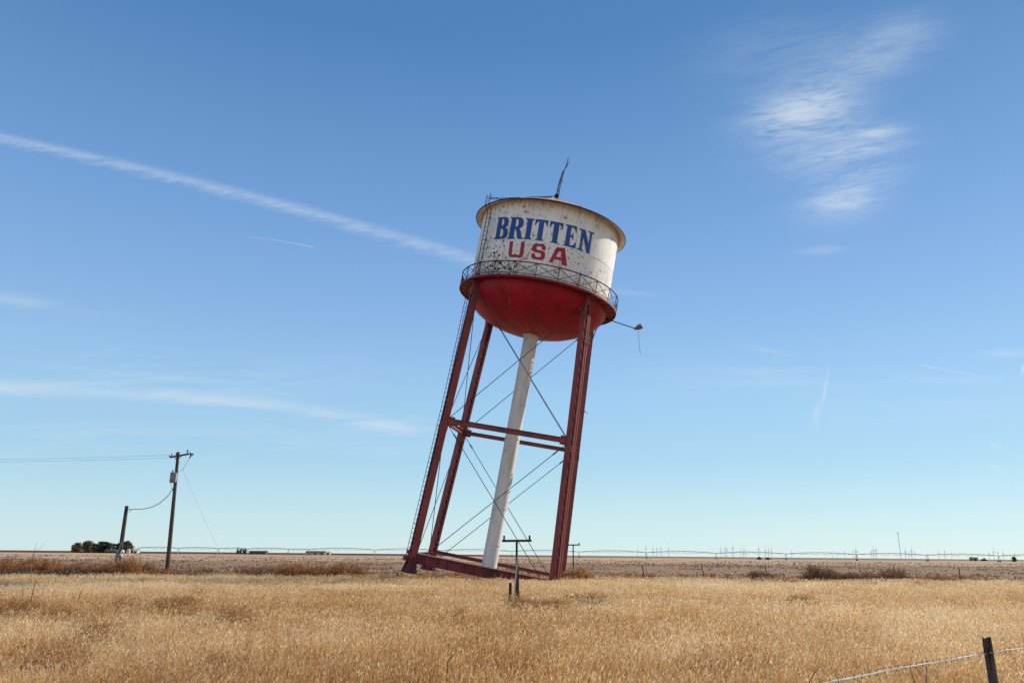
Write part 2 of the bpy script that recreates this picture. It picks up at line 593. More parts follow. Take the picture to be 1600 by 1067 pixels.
# ------------------------------------------------------------------ the leaning water tower
def water_tower():
    O = Vector((-1.7883, 60.0, -0.1688))
    X = Vector((0.97542978, -0.13333932, -0.17537777))
    Yv = Vector((0.13835485, 0.99024304, 0.01663325))
    A = Vector((0.17144874, -0.04048893, 0.98436069))
    root = bpy.data.objects.new('water_tower', None)
    COL.objects.link(root)
    MW = Matrix(((X.x, Yv.x, A.x, O.x), (X.y, Yv.y, A.y, O.y), (X.z, Yv.z, A.z, O.z), (0, 0, 0, 1)))
    root.matrix_world = MW
    inv = MW.inverted()
    tag(root, 'leaning red and white water tower lettered BRITTEN USA on four steel legs', 'water tower')

    def wall(px, py, R=RT):
        o = inv @ CAM
        d = (inv.to_3x3()) @ ray(px, py)
        a_ = d.x * d.x + d.y * d.y
        b_ = o.x * d.x + o.y * d.y
        c_ = o.x * o.x + o.y * o.y - R * R
        s_ = (-b_ - math.sqrt(max(b_ * b_ - a_ * c_, 0))) / a_
        h = o + d * s_
        return math.atan2(h.y, h.x), h.z

    # ---- tank
    t = MB()
    t.lathe([(RT, ZW + 0.02), (RT, ZW + 1.6), (RT, ZW + 3.1), (RT, ZW + 4.6), (RT, ZE + 0.16)], 160)
    t.ring(RT - 0.02, ZW + 3.02, 0.035, 0.05, 160)           # plate seam
    t.ring(RT - 0.02, ZW + 0.10, 0.045, 0.10, 160)
    for z0, z1, off in ((ZW + 0.2, ZW + 3.02, 20), (ZW + 3.07, ZE - 0.15, 45)):
        for q in range(7):
            a_ = rad(off - 90 + q * 360 / 7)
            er, et = Vector((math.cos(a_), math.sin(a_), 0)), Vector((-math.sin(a_), math.cos(a_), 0))
            t.box(er * (RT + 0.002) + Vector((0, 0, (z0 + z1) / 2)), (0.02, 0.06, z1 - z0), (er, et, Vector((0, 0, 1))))
    tank = t.build('tank', M_white, root)
    r = MB()
    r.lathe([(0.05, ZA), (0.5, ZA - 0.14), (2.4, ZA - 1.0), (4.4, ZA - 1.93), (RE - 0.02, ZE + 0.04), (RE - 0.02, ZE + 0.02)], 160)
    for q in range(16):                                       # lapped roof sheets
        a_ = 2 * math.pi * q / 16 + 0.1
        e = Vector((math.cos(a_), math.sin(a_), 0))
        r.bar(e * 0.5 + Vector((0, 0, ZA - 0.12)), e * (RE - 0.06) + Vector((0, 0, ZE + 0.08)), 0.05, 0.03)
    roof = r.build('roof', M_roof, root)
    e = MB()
    e.lathe([(RT - 0.01, ZE + 0.19), (RE - 0.045, ZE - 0.055), (RE - 0.045, ZE - 0.03)], 160)
    e.build('eave_soffit', M_soff, roof)
    e = MB()
    e.ring(RE - 0.045, ZE - 0.06, 0.06, 0.075, 160)
    e.build('roof_rim', M_iron, roof)
    b = MB()
    n = 22
    b.lathe([(RT * math.sin(math.pi / 2 * i / n) if i else 0.02, ZW - 0.03 - (ZW - ZB) * math.cos(math.pi / 2 * i / n)) for i in range(n + 1)], 160)
    for q in range(10):                                       # lapped bowl plates
        a_ = 2 * math.pi * (q + .4) / 10
        e_ = Vector((math.cos(a_), math.sin(a_), 0))
        pp = [(RT * math.sin(t_), ZW - 0.03 - (ZW - ZB) * math.cos(t_)) for t_ in np.linspace(0.35, math.pi / 2, 14)]
        for (r0, z0), (r1, z1) in zip(pp[:-1], pp[1:]):
            b.bar(e_ * r0 + Vector((0, 0, z0)), e_ * r1 + Vector((0, 0, z1)), 0.07, 0.022, up=(0, 0, 1))
    bowl = b.build('bowl', M_bowl, root)

    # ---- walkway and its railing
    w = MB()
    w.lathe([(RT - 0.03, ZW - 0.12), (RT - 0.03, ZW), (RW, ZW + 0.0), (RW, ZW - 0.16), (RW - 0.05, ZW - 0.16), (RW - 0.05, ZW - 0.08)], 160, True)
    for q in range(36):
        a_ = 2 * math.pi * q / 36
        er, et = Vector((math.cos(a_), math.sin(a_), 0)), Vector((-math.sin(a_), math.cos(a_), 0))
        w.box(er * (RT + (RW - RT) / 2) + Vector((0, 0, ZW - 0.14)), (RW - RT - 0.12, 0.03, 0.04), (er, et, Vector((0, 0, 1))))
    w.build('walkway', M_walk, root)
    w = MB()
    NP = 24
    hh = 1.02
    w.ring(RW - 0.06, ZW + hh - 0.03, 0.06, 0.07, 160)
    w.ring(RW - 0.035, ZW + 0.10, 0.025, 0.05, 160)

    def rp(k_, z_):
        a_ = 2 * math.pi * (k_ + 0.3) / NP
        return Vector(((RW - 0.03) * math.cos(a_), (RW - 0.03) * math.sin(a_), ZW + z_))
    for q in range(NP):
        w.bar(rp(q, 0.0), rp(q, hh), 0.055, 0.055)
        m = (rp(q, 0.55) + rp(q + 1, 0.55)) / 2 * 1.004
        for za, zb in ((0.12, hh - 0.04), (hh - 0.04, 0.12)):
            w.bar(rp(q, za), rp(q + 1, zb), 0.024, 0.042)
    w.build('railing', M_iron, root)

    # ---- riser pipe
    p = MB()
    prof = [(0.60, 1.0), (0.60, 1.25), (0.575, 1.3)]
    z = 1.3
    rise = [(0.80, 0.6), (0.80, 0.9), (0.60, 1.0)]
    p.lathe(rise + prof + [(0.575, ZB + 0.25)], 40)
    for z in (2.9, 5.6, 8.3, 11.0, 13.7, 16.4):
        p.ring(0.57, z, 0.022, 0.045, 40)
    p.ring(0.57, ZB - 0.12, 0.09, 0.14, 40)
    p.build('riser_pipe', M_riser, root)

    # ---- legs: two plates laced together, tapered inwards, flared feet
    kx = lambda f: (7.4055 * (1 - f) + 5.9988 * f) / math.sqrt(2)
    ky = lambda f: kx(f) * (0.5554 * (1 - f) + 0.8335 * f)

    def lp(sx, sy, z_):
        f = z_ / ZW
        return Vector((sx * kx(f), sy * ky(f), z_))
    legs = {}
    for nm, sx, sy in (('A', -1, -1), ('B', -1, 1), ('C', 1, -1), ('D', 1, 1)):
        a_ = math.atan2(sy * 3.54, sx * 4.24)
        er, et = Vector((math.cos(a_), math.sin(a_), 0)), Vector((-math.sin(a_), math.cos(a_), 0))
        lo, hi = lp(sx, sy, 0.9), lp(sx, sy, ZW - 0.25)
        if sx < 0 and sy < 0:
            hi = lp(sx, sy, ZW - 0.25) + Vector((-0.10, 0, 0))
        d = (hi - lo).normalized()
        g_ = MB()
        hw = 0.24
        for s in (-1, 1):
            off = et * (s * hw)
            g_.bar(lo + off, hi + off, 0.03, 2 * hw, up=er)                   # web
            for rr in (-1, 1):                                                # flanges
                o2 = et * (s * (hw - 0.075)) + er * (rr * (hw - 0.017))
                g_.bar(lo + o2, hi + o2, 0.12, 0.03, up=er)
        L = (hi - lo).length
        k_ = 0
        q = 0.3
        while q < L - 0.8:                                                     # lacing bars
            for rr in (-1, 1):
                s = 1 if k_ % 2 else -1
                pA = lo + d * q + et * (s * 0.19) + er * (rr * (hw + 0.008))
                pB = lo + d * (q + 0.42) - et * (s * 0.19) + er * (rr * (hw + 0.008))
                g_.bar(pA, pB, 0.05, 0.012, up=er)
            q += 0.42
            k_ += 1
        for qq in (0.02, L * 0.45, L - 0.55):                                  # batten plates
            for rr in (-1, 1):
                c = lo + d * (qq + 0.25) + er * (rr * (hw + 0.022))
                g_.box(c, (0.012, 0.5, 0.5), (er, et, d))
        for q in np.arange(0.25, L, 0.27):                                     # rivets along the webs
            for s in (-1, 1):
                for rr in (-0.12, 0.12):
                    g_.box(lo + d * float(q) + et * (s * (hw + 0.02)) + er * rr, (0.03, 0.016, 0.03), (er, et, d))
        leg = g_.build('leg', M_leg, root)
        # flared foot with a base plate
        f_ = MB()
        fb = lp(sx, sy, 0.05)
        ft = lp(sx, sy, 1.15)

        def sq(c, h):
            return [c + er * (i * h) + et * (j * h) for i, j in ((-1, -1), (1, -1), (1, 1), (-1, 1))]
        vs = sq(fb, 0.44) + sq(lp(sx, sy, 0.45), 0.36) + sq(ft, 0.24)
        fs = [(3, 2, 1, 0), (8, 9, 10, 11)] + [(i + k2, (i + 1) % 4 + k2, (i + 1) % 4 + k2 + 4, i + k2 + 4) for k2 in (0, 4) for i in range(4)]
        f_.add(vs, fs)
        f_.box(lp(sx, sy, 0.02), (1.0, 1.0, 0.05), (er, et, Vector((0, 0, 1))))
        for s in (-1, 1):                                                      # gussets
            f_.bar(lp(sx, sy, 0.06) + et * (s * 0.44), ft + et * (s * 0.30), 0.16, 0.04, up=er)
        for rr in (-1, 1):
            f_.bar(lp(sx, sy, 0.06) + er * (rr * 0.44), ft + er * (rr * 0.30), 0.16, 0.04, up=et)
        f_.build('foot', M_foot, leg)
        # bracket under the walkway
        h_ = MB()
        top = lp(sx, sy, ZW - 0.2)
        if sx < 0 and sy < 0:
            top = top + Vector((-0.10, 0, 0))
        h_.box(top + er * 0.18, (0.9, 0.75, 0.10), (er, et, Vector((0, 0, 1))))
        for s in (-1, 1):
            h_.bar(top + et * (s * 0.31) + er * 0.55, top + et * (s * 0.31) + er * 0.2 - Vector((0, 0, 1.5)), 0.06, 0.06)
            h_.box(top + et * (s * 0.315) - er * 0.22 + Vector((0, 0, -0.55)), (0.35, 0.03, 1.1), (er, et, Vector((0, 0, 1))))
        h_.build('bracket', M_leg, leg)
        legs[nm] = (sx, sy, er, et)

    def P(nm, z_):
        return lp(legs[nm][0], legs[nm][1], z_)

    # ---- struts half way up, beams at the base
    def strut(a_, b_, z_, h, w_, mat, name, gus=True, inset=0.30):
        pa, pb = P(a_, z_), P(b_, z_)
        d = (pb - pa).normalized()
        s = d.cross(Vector((0, 0, 1)))
        m = MB()
        p0, p1 = pa + d * inset, pb - d * inset
        m.bar(p0, p1, 0.03, h)
        for q in (-1, 1):
            m.bar(p0 + Vector((0, 0, q * (h / 2 + 0.012))), p1 + Vector((0, 0, q * (h / 2 + 0.012))), w_, 0.024)
        if gus:
            for pp, sg in ((p0, 1), (p1, -1)):
                m.box(pp + d * (0.22 * sg) + s * 0.03, (0.44, 0.02, h + 0.34), (d, s, Vector((0, 0, 1))))
        return m.build(name, mat, root)
    for a_, b_, h in (('A', 'C', 0.34), ('B', 'D', 0.26), ('A', 'B', 0.32), ('C', 'D', 0.28)):
        strut(a_, b_, 11.2, h, 0.30, M_leg, 'strut')
    # base beams: the near one is a deep girder with stiffeners
    pa, pb = P('A', 1.08), P('C', 1.08)
    d = (pb - pa).normalized()
    s = d.cross(Vector((0, 0, 1)))
    m = MB()
    hB = 0.68
    m.bar(pa + d * 0.2, pb - d * 0.2, 0.03, hB)
    for q in (-1, 1):
        m.bar(pa + d * 0.2 + Vector((0, 0, q * (hB / 2 + 0.015))), pb - d * 0.2 + Vector((0, 0, q * (hB / 2 + 0.015))), 0.30, 0.03)
    Lb = (pb - pa).length
    for q in (0.9, 1.9, 2.6, 3.9, 4.6, 5.8, 7.2, 8.6, 9.6):
        m.box(pa + d * q + s * 0.075, (0.05, 0.12, hB - 0.02), (d, s, Vector((0, 0, 1))))
    for q, q2 in ((0.3, 0.85), (4.0, 4.55), (6.0, 6.6)):
        m.bar(pa + d * q + s * 0.10 + Vector((0, 0, 0.30)), pa + d * q2 + s * 0.10 + Vector((0, 0, -0.34)), 0.06, 0.06)
    for q, q2, dz in ((1.25, 0.55, 0.0), (3.2, 0.5, 0.02), (5.2, 0.9, -0.02)):
        m.box(pa + d * q + s * 0.045 + Vector((0, 0, dz)), (q2, 0.02, hB - 0.16), (d, s, Vector((0, 0, 1))))
    m.build('base_beam', M_beam, root)
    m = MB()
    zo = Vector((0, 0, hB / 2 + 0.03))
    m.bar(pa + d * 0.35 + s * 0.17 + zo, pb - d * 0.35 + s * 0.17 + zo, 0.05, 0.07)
    m.build('sunlit_edge_strip', M_edge, root)  # added strip: the beam's sunlit top edge put into shape and colour
    strut('B', 'D', 1.45, 0.22, 0.26, M_leg, 'base_beam', False)
    strut('A', 'B', 1.10, 0.55, 0.26, M_beam, 'base_beam', False)
    strut('C', 'D', 1.30, 0.40, 0.26, M_beam, 'base_beam', False)
    # bolted ends sticking out past the near left leg
    m = MB()
    er, et = legs['A'][2], legs['A'][3]
    m.box(P('A', 1.45) + er * 0.42 + et * 0.1, (0.25, 0.30, 0.26), (er, et, Vector((0, 0, 1))))
    m.box(P('A', 0.98) + er * 0.46, (0.36, 0.35, 0.30), (er, et, Vector((0, 0, 1))))
    m.build('end_block', M_beam, root)

    # ---- diagonal tie rods: one crossing pair per panel and side, each with a turnbuckle
    def rod(pa, pb, r_=0.028, turn=True):
        m = MB()
        m.tube([pa, pb], r_, 6)
        if turn:
            d_ = (pb - pa).normalized()
            c = pa + (pb - pa) * 0.93
            m.tube([c - d_ * 0.25, c - d_ * 0.18, c + d_ * 0.18, c + d_ * 0.25], [r_, r_ * 2.0, r_ * 2.0, r_], 6)
        m.build('tie_rod', M_rod, root)
    sides = (('A', 'C'), ('B', 'D'), ('A', 'B'), ('C', 'D'))
    for a_, b_ in sides:
        dd = (P(b_, 11) - P(a_, 11)).normalized() * 0.30
        nrm = dd.normalized().cross(Vector((0, 0, 1))) * 0.06
        up_lo, up_hi = 11.45, 21.2
        rod(P(a_, up_lo) + dd + nrm, P(b_, up_hi) - dd + nrm)
        rod(P(b_, up_lo) - dd - nrm, P(a_, up_hi) + dd - nrm)
        rod(P(a_, 0.65) + dd + nrm, P(b_, 10.9) - dd + nrm)
        rod(P(b_, 0.65) - dd - nrm, P(a_, 10.9) + dd - nrm)

    # ---- ladders
    def ladder(name, pts, side, w_, step=0.32, r_=0.022, ties=None, mat=M_iron):
        m = MB()
        side = Vector(side).normalized()
        for s_ in (-1, 1):
            m.tube([Vector(p_) + side * (s_ * w_ / 2) for p_ in pts], r_, 5)
        for i in range(len(pts) - 1):
            p0, p1 = Vector(pts[i]), Vector(pts[i + 1])
            L_ = (p1 - p0).length
            n_ = int(L_ / step)
            for k2 in range(n_):
                c = p0 + (p1 - p0) * ((k2 + 0.5) / n_)
                m.tube([c - side * (w_ / 2), c + side * (w_ / 2)], r_ * 0.7, 4, False)
        if ties:
            for a2, b2 in ties:
                m.bar(a2, b2, 0.03, 0.03)
        return m.build(name, mat, root)
    er, et = legs['A'][2], legs['A'][3]
    off = er * 0.46 + et * (-0.06)
    lpts = [P('A', z_) + off * f for z_, f in ((0.9, 0.9), (6, 0.92), (12, 0.95), (18, 1.2), (ZW - 0.1, 1.5))]
    ties = [(P('A', z_) + er * 0.2, P('A', z_) + off) for z_ in (3.5, 7, 10.7, 14.2, 17.5, 20)]
    ladder('leg_ladder', lpts, et, 0.42, 0.34, 0.024, ties)
    a_ = rad(-136.5)
    er2, et2 = Vector((math.cos(a_), math.sin(a_), 0)), Vector((-math.sin(a_), math.cos(a_), 0))
    zt = Vector((0, 0, 1))
    tl = [er2 * (RT + 0.36) + zt * (ZW + 0.02), er2 * (RT + 0.40) + zt * (ZE - 0.6), er2 * (RE + 0.14) + zt * (ZE - 0.1), er2 * (RE + 0.14) + zt * (ZE + 0.72)]
    ladder('tank_ladder', tl, et2, 0.52, 0.36, 0.030, [(er2 * RT + zt * (ZW + z_), er2 * (RT + 0.4) + zt * (ZW + z_)) for z_ in (1.4, 3.2, 5.0)])
    rl = [er2 * (RE + 0.10) + zt * (ZE + 0.42), er2 * (RE - 0.9) + zt * (ZE + 0.75), er2 * 0.35 + zt * (ZA + 0.12)]
    ladder('roof_ladder', rl, et2, 0.40, 0.36, 0.030)

    # ---- finial: ball and a bent lattice mast
    m = MB()
    m.tube([(0, 0, ZA - 0.1), (0, 0, ZA + 0.16)], 0.16, 12)
    m.ball((0, 0, ZA + 0.33), 0.21)
    m.build('finial_ball', M_iron, root)
    m = MB()
    zt0 = ZA + 0.45
    lean = (X * 0.13).x
    tp = Vector((0.40, -0.05, zt0 + 3.45))
    b0 = Vector((0.02, 0, zt0))
    cor = [Vector((0.11, 0, 0)), Vector((-0.06, 0.1, 0)), Vector((-0.06, -0.1, 0))]
    kn = b0.lerp(tp, 0.62) + Vector((-0.07, 0, 0))
    bend = lambda f: b0.lerp(kn, f / 0.62) + Vector((-0.05 * math.sin(math.pi * f / 0.62), 0, 0))
    for i, c in enumerate(cor):
        m.tube([bend(0) + c, bend(.3) + c * .9, bend(.62) + c * .6], 0.026, 5)
    m.tube([bend(.3) + cor[0] * .8, kn + Vector((.05, 0, 0)), kn.lerp(tp, .5) + Vector((.06, 0, 0)), tp], 0.034, 6)
    m.tube([kn + cor[1] * .5, kn.lerp(tp, .35) + Vector((.11, 0, 0)), kn.lerp(tp, .68) + Vector((.17, 0, 0))], 0.030, 6)
    for q in range(10):
        f0, f1 = q * .062, (q + 1) * .062
        for i in range(3):
            m.tube([bend(f0) + cor[i] * (1 - f0 * .6), bend(f1) + cor[(i + 1) % 3] * (1 - f1 * .6)], 0.017, 4, False)
    rr = random.Random(3)
    for q in range(9):                                        # torn wire still hanging on it
        f0 = rr.uniform(0.0, 0.45)
        c = bend(f0)
        m.tube([c, c + Vector((rr.uniform(-.1, .3), rr.uniform(-.1, .1), rr.uniform(-.1, .2))), c + Vector((rr.uniform(0, .32), 0, rr.uniform(-.35, .1)))], 0.012, 4, False)
    m.build('lattice_mast', M_iron, root)

    # ---- two conduits up the near right leg
    m = MB()
    er, et = legs['C'][2], legs['C'][3]
    for o2 in (er * 0.36 - et * 0.02, er * 0.36 + et * 0.17):
        m.tube([P('C', 0.4) + o2, P('C', 10) + o2, P('C', 20.6) + o2], 0.055, 8)
    for z_ in (3, 6.5, 9.8, 13, 16.5, 19):
        m.bar(P('C', z_) + er * 0.36 - et * 0.14, P('C', z_) + er * 0.36 + et * 0.30, 0.05, 0.04)
    m.build('conduit', M_pipe, root)
    m = MB()
    c = P('C', 18.6) + er * 0.42
    m.bar(c - et * 0.2, c + et * 0.45, 0.05, 0.05)
    m.build('cable_hook', M_pipe, root)
    m = MB()
    c = P('D', 14.6)
    m.bar(c + X * 0.0 + Vector((0.28, -0.1, 0)), c + Vector((0.62, -0.15, -0.18)), 0.05, 0.05)
    m.build('cable_hook', M_iron, root)

    # ---- floodlight on an arm
    m = MB()
    s0 = inv @ at(949, 499, 60.2)
    s1 = inv @ at(993, 513.5, 59.2)
    m.tube([s0, s0 + (s1 - s0) * 0.02, s1], 0.040, 8)
    m.bar(s0 - Vector((0.9, 0, -0.1)), s0, 0.07, 0.07)
    m.bar(s0 + Vector((-0.02, 0, -0.14)), s0 + Vector((0.0, 0, 0.16)), 0.12, 0.12)
    arm = m.build('lamp_arm', M_rod, root)
    m = MB()
    hd = (s1 - s0).normalized()
    lift = Vector((0.80, -0.30, 0.45)).normalized()
    n = 14
    side = lift.cross(Vector((0, 0, 1))).normalized()
    u2 = side.cross(lift)
    for i, (rr_, l_) in enumerate(()):
        pass
    prof = [(0.07, -0.12), (0.12, -0.02), (0.17, 0.10), (0.25, 0.28), (0.27, 0.42), (0.24, 0.56), (0.13, 0.63), (0.02, 0.645)]
    vs = []
    for rr_, l_ in prof:
        for j in range(n):
            a3 = 2 * math.pi * j / n
            vs.append(s1 + lift * l_ + side * (rr_ * math.cos(a3)) + u2 * (rr_ * 0.82 * math.sin(a3)))
    fs = [(i * n + j, i * n + (j + 1) % n, (i + 1) * n + (j + 1) % n, (i + 1) * n + j) for i in range(len(prof) - 1) for j in range(n)]
    fs.append(tuple(range(n))[::-1])
    m.add(vs, fs, True)
    m.build('floodlight', M_lamp, arm)
    m = MB()
    w0 = s1 + lift * 0.18 - u2 * 0.15
    wd = inv.to_3x3() @ Vector((0, 0, -1))
    xs = inv.to_3x3() @ Vector((1, 0, 0))
    m.tube([w0, w0 + wd * 0.7 + xs * 0.02, w0 + wd * 1.4 + xs * 0.05, w0 + wd * 2.05 + xs * 0.12], 0.013, 5)
    m.build('hanging_wire', M_rod, arm)

    # ---- painted lettering, each letter cut from one sheet and bent round the tank
    GL = {
        'B': [[(0, 0), (.70, 0), (.90, .05), (1, .17), (1, .33), (.92, .46), (.80, .52), (.90, .58), (.97, .69), (.97, .85), (.87, .96), (.70, 1), (0, 1), (0, .94), (.10, .92), (.10, .08), (0, .06)],
              [(.44, .60), (.56, .62), (.63, .69), (.63, .82), (.56, .90), (.44, .92)],
              [(.44, .08), (.56, .10), (.66, .18), (.66, .36), (.57, .45), (.44, .47)]],
        'R': [[(0, 0), (.54, 0), (.54, .06), (.44, .08), (.44, .46), (.50, .44), (.58, .30), (.62, .12), (.70, .02), (.82, 0), (1, .02), (1, .08), (.92, .10), (.86, .34), (.74, .49), (.90, .57), (.97, .69), (.97, .85), (.87, .96), (.70, 1), (0, 1), (0, .94), (.10, .92), (.10, .08), (0, .06)],
              [(.44, .56), (.56, .58), (.63, .66), (.63, .82), (.56, .90), (.44, .92)]],
        'I': [[(0, 0), (1, 0), (1, .06), (.80, .09), (.80, .91), (1, .94), (1, 1), (0, 1), (0, .94), (.20, .91), (.20, .09), (0, .06)]],
        'T': [[(.16, 0), (.84, 0), (.84, .06), (.70, .09), (.70, .90), (.80, .88), (.90, .78), (.92, .70), (1, .70), (1, 1), (0, 1), (0, .70), (.08, .70), (.10, .78), (.20, .88), (.30, .90), (.30, .09), (.16, .06)]],
        'E': [[(0, 0), (1, 0), (1, .28), (.92, .28), (.80, .13), (.48, .09), (.48, .46), (.60, .45), (.66, .36), (.72, .36), (.72, .66), (.66, .66), (.60, .57), (.48, .55), (.48, .91), (.76, .88), (.86, .78), (.88, .70), (.96, .70), (.96, 1), (0, 1), (0, .94), (.12, .92), (.12, .08), (0, .06)]],
        'N': [[(0, 0), (.42, 0), (.42, .06), (.31, .08), (.31, .62), (.66, 0), (.88, 0), (.88, .92), (1, .94), (1, 1), (.60, 1), (.60, .94), (.72, .92), (.72, .44), (.38, 1), (0, 1), (0, .94), (.14, .92), (.14, .08), (0, .06)]],
        'U': [[(0, 1), (.24, 1), (.24, .17), (.76, .17), (.76, 1), (1, 1), (1, .14), (.87, 0), (.13, 0), (0, .14)]],
        'S': [[(.16, 1), (.84, 1), (1, .86), (1, .64), (.72, .64), (.72, .78), (.64, .83), (.40, .83), (.33, .77), (.33, .67), (.40, .61), (.86, .58), (1, .46), (1, .14), (.84, 0), (.16, 0), (0, .14), (0, .36), (.28, .36), (.28, .23), (.36, .17), (.64, .17), (.70, .23), (.70, .36), (.64, .42), (.16, .45), (0, .57), (0, .86)]],
        'A': [[(0, 0), (.20, 0), (.27, .24), (.66, .24), (.70, 0), (1, 0), (.72, 1), (.32, 1)],
              [(.34, .42), (.62, .42), (.56, .76), (.46, .76)]],
    }
    k1 = lambda u, v: (760 + u / 10.67, 320 + v / 10.67)
    k2 = lambda u, v: (845 + u / 10.67, 330 + v / 10.67)
    LET = [('B', k1, (125, 578), (195, 215), (392, 205), (345, 572), 0), ('R', k1, (338, 575), (413, 207), (640, 218), (603, 580), 0),
           ('I', k1, (612, 576), (665, 222), (808, 240), (748, 585), 0), ('T', k1, (771, 594), (825, 240), (1038, 264), (983, 618), 0),
           ('T', k2, (113, 525), (163, 163), (382, 208), (329, 568), 0), ('E', k2, (365, 575), (425, 218), (615, 262), (575, 628), 0),
           ('N', k2, (598, 635), (645, 285), (890, 365), (832, 727), 0),
           ('U', k1, (362, 872), (392, 610), (645, 620), (605, 886), 1), ('S', k1, (738, 905), (775, 640), (993, 665), (968, 932), 1),
           ('A', k2, (130, 850), (153, 592), (494, 632), (437, 918), 1)]
    for ch, kk, bl, tl_, tr_, br, red in LET:
        q = [wall(*kk(*c)) for c in (bl, tl_, tr_, br)]
        cu = bpy.data.curves.new('letter_outline', 'CURVE')
        cu.dimensions = '2D'
        cu.fill_mode = 'FRONT'
        for loop in GL[ch]:
            sp = cu.splines.new('POLY')
            sp.points.add(len(loop) - 1)
            for i, (a4, b4) in enumerate(loop):
                th = (q[0][0] * (1 - a4) + q[3][0] * a4) * (1 - b4) + (q[1][0] * (1 - a4) + q[2][0] * a4) * b4
                zz = (q[0][1] * (1 - a4) + q[3][1] * a4) * (1 - b4) + (q[1][1] * (1 - a4) + q[2][1] * a4) * b4
                sp.points[i].co = (th, zz - 25, 0, 1)
            sp.use_cyclic_u = True
        tmp = bpy.data.objects.new('letter_outline', cu)
        me = bpy.data.meshes.new_from_object(tmp)
        bpy.data.objects.remove(tmp)
        bm = bmesh.new()
        bm.from_mesh(me)
        bmesh.ops.remove_doubles(bm, verts=bm.verts, dist=1e-5)
        th0 = min(v_.co.x for v_ in bm.verts)
        th1 = max(v_.co.x for v_ in bm.verts)
        tt = th0 + 0.03
        while tt < th1:
            bmesh.ops.bisect_plane(bm, geom=bm.verts[:] + bm.edges[:] + bm.faces[:], plane_co=(tt, 0, 0), plane_no=(1, 0, 0))
            tt += 0.03
        for v_ in bm.verts:
            th, zz = v_.co.x, v_.co.y + 25
            R2 = RT + 0.014
            v_.co = (R2 * math.cos(th), R2 * math.sin(th), zz)
        bmesh.ops.recalc_face_normals(bm, faces=bm.faces)
        bm.faces.ensure_lookup_table()
        f0 = bm.faces[0]
        if f0.normal.dot(Vector((f0.calc_center_median().x, f0.calc_center_median().y, 0))) < 0:
            bmesh.ops.reverse_faces(bm, faces=bm.faces)
        bm.to_mesh(me)
        bm.free()
        me.materials.clear()
        me.materials.append(M_redl if red else M_blue)
        o = bpy.data.objects.new('letter', me)
        COL.objects.link(o)
        o.parent = tank
        tag(o, ('red block letter %s' if red else 'blue serif letter %s') % ch)
    return root


water_tower()


# ------------------------------------------------------------------ ground
def field_edge(x):
    """how far the tall grass reaches"""
    return 56.0 + 4.0 * math.sin(x * 0.05 + 1.0) + 2.5 * math.sin(x * 0.21) + (6.0 if x > 18 else 0.0) * min(1.0, (x - 18) / 20.0)


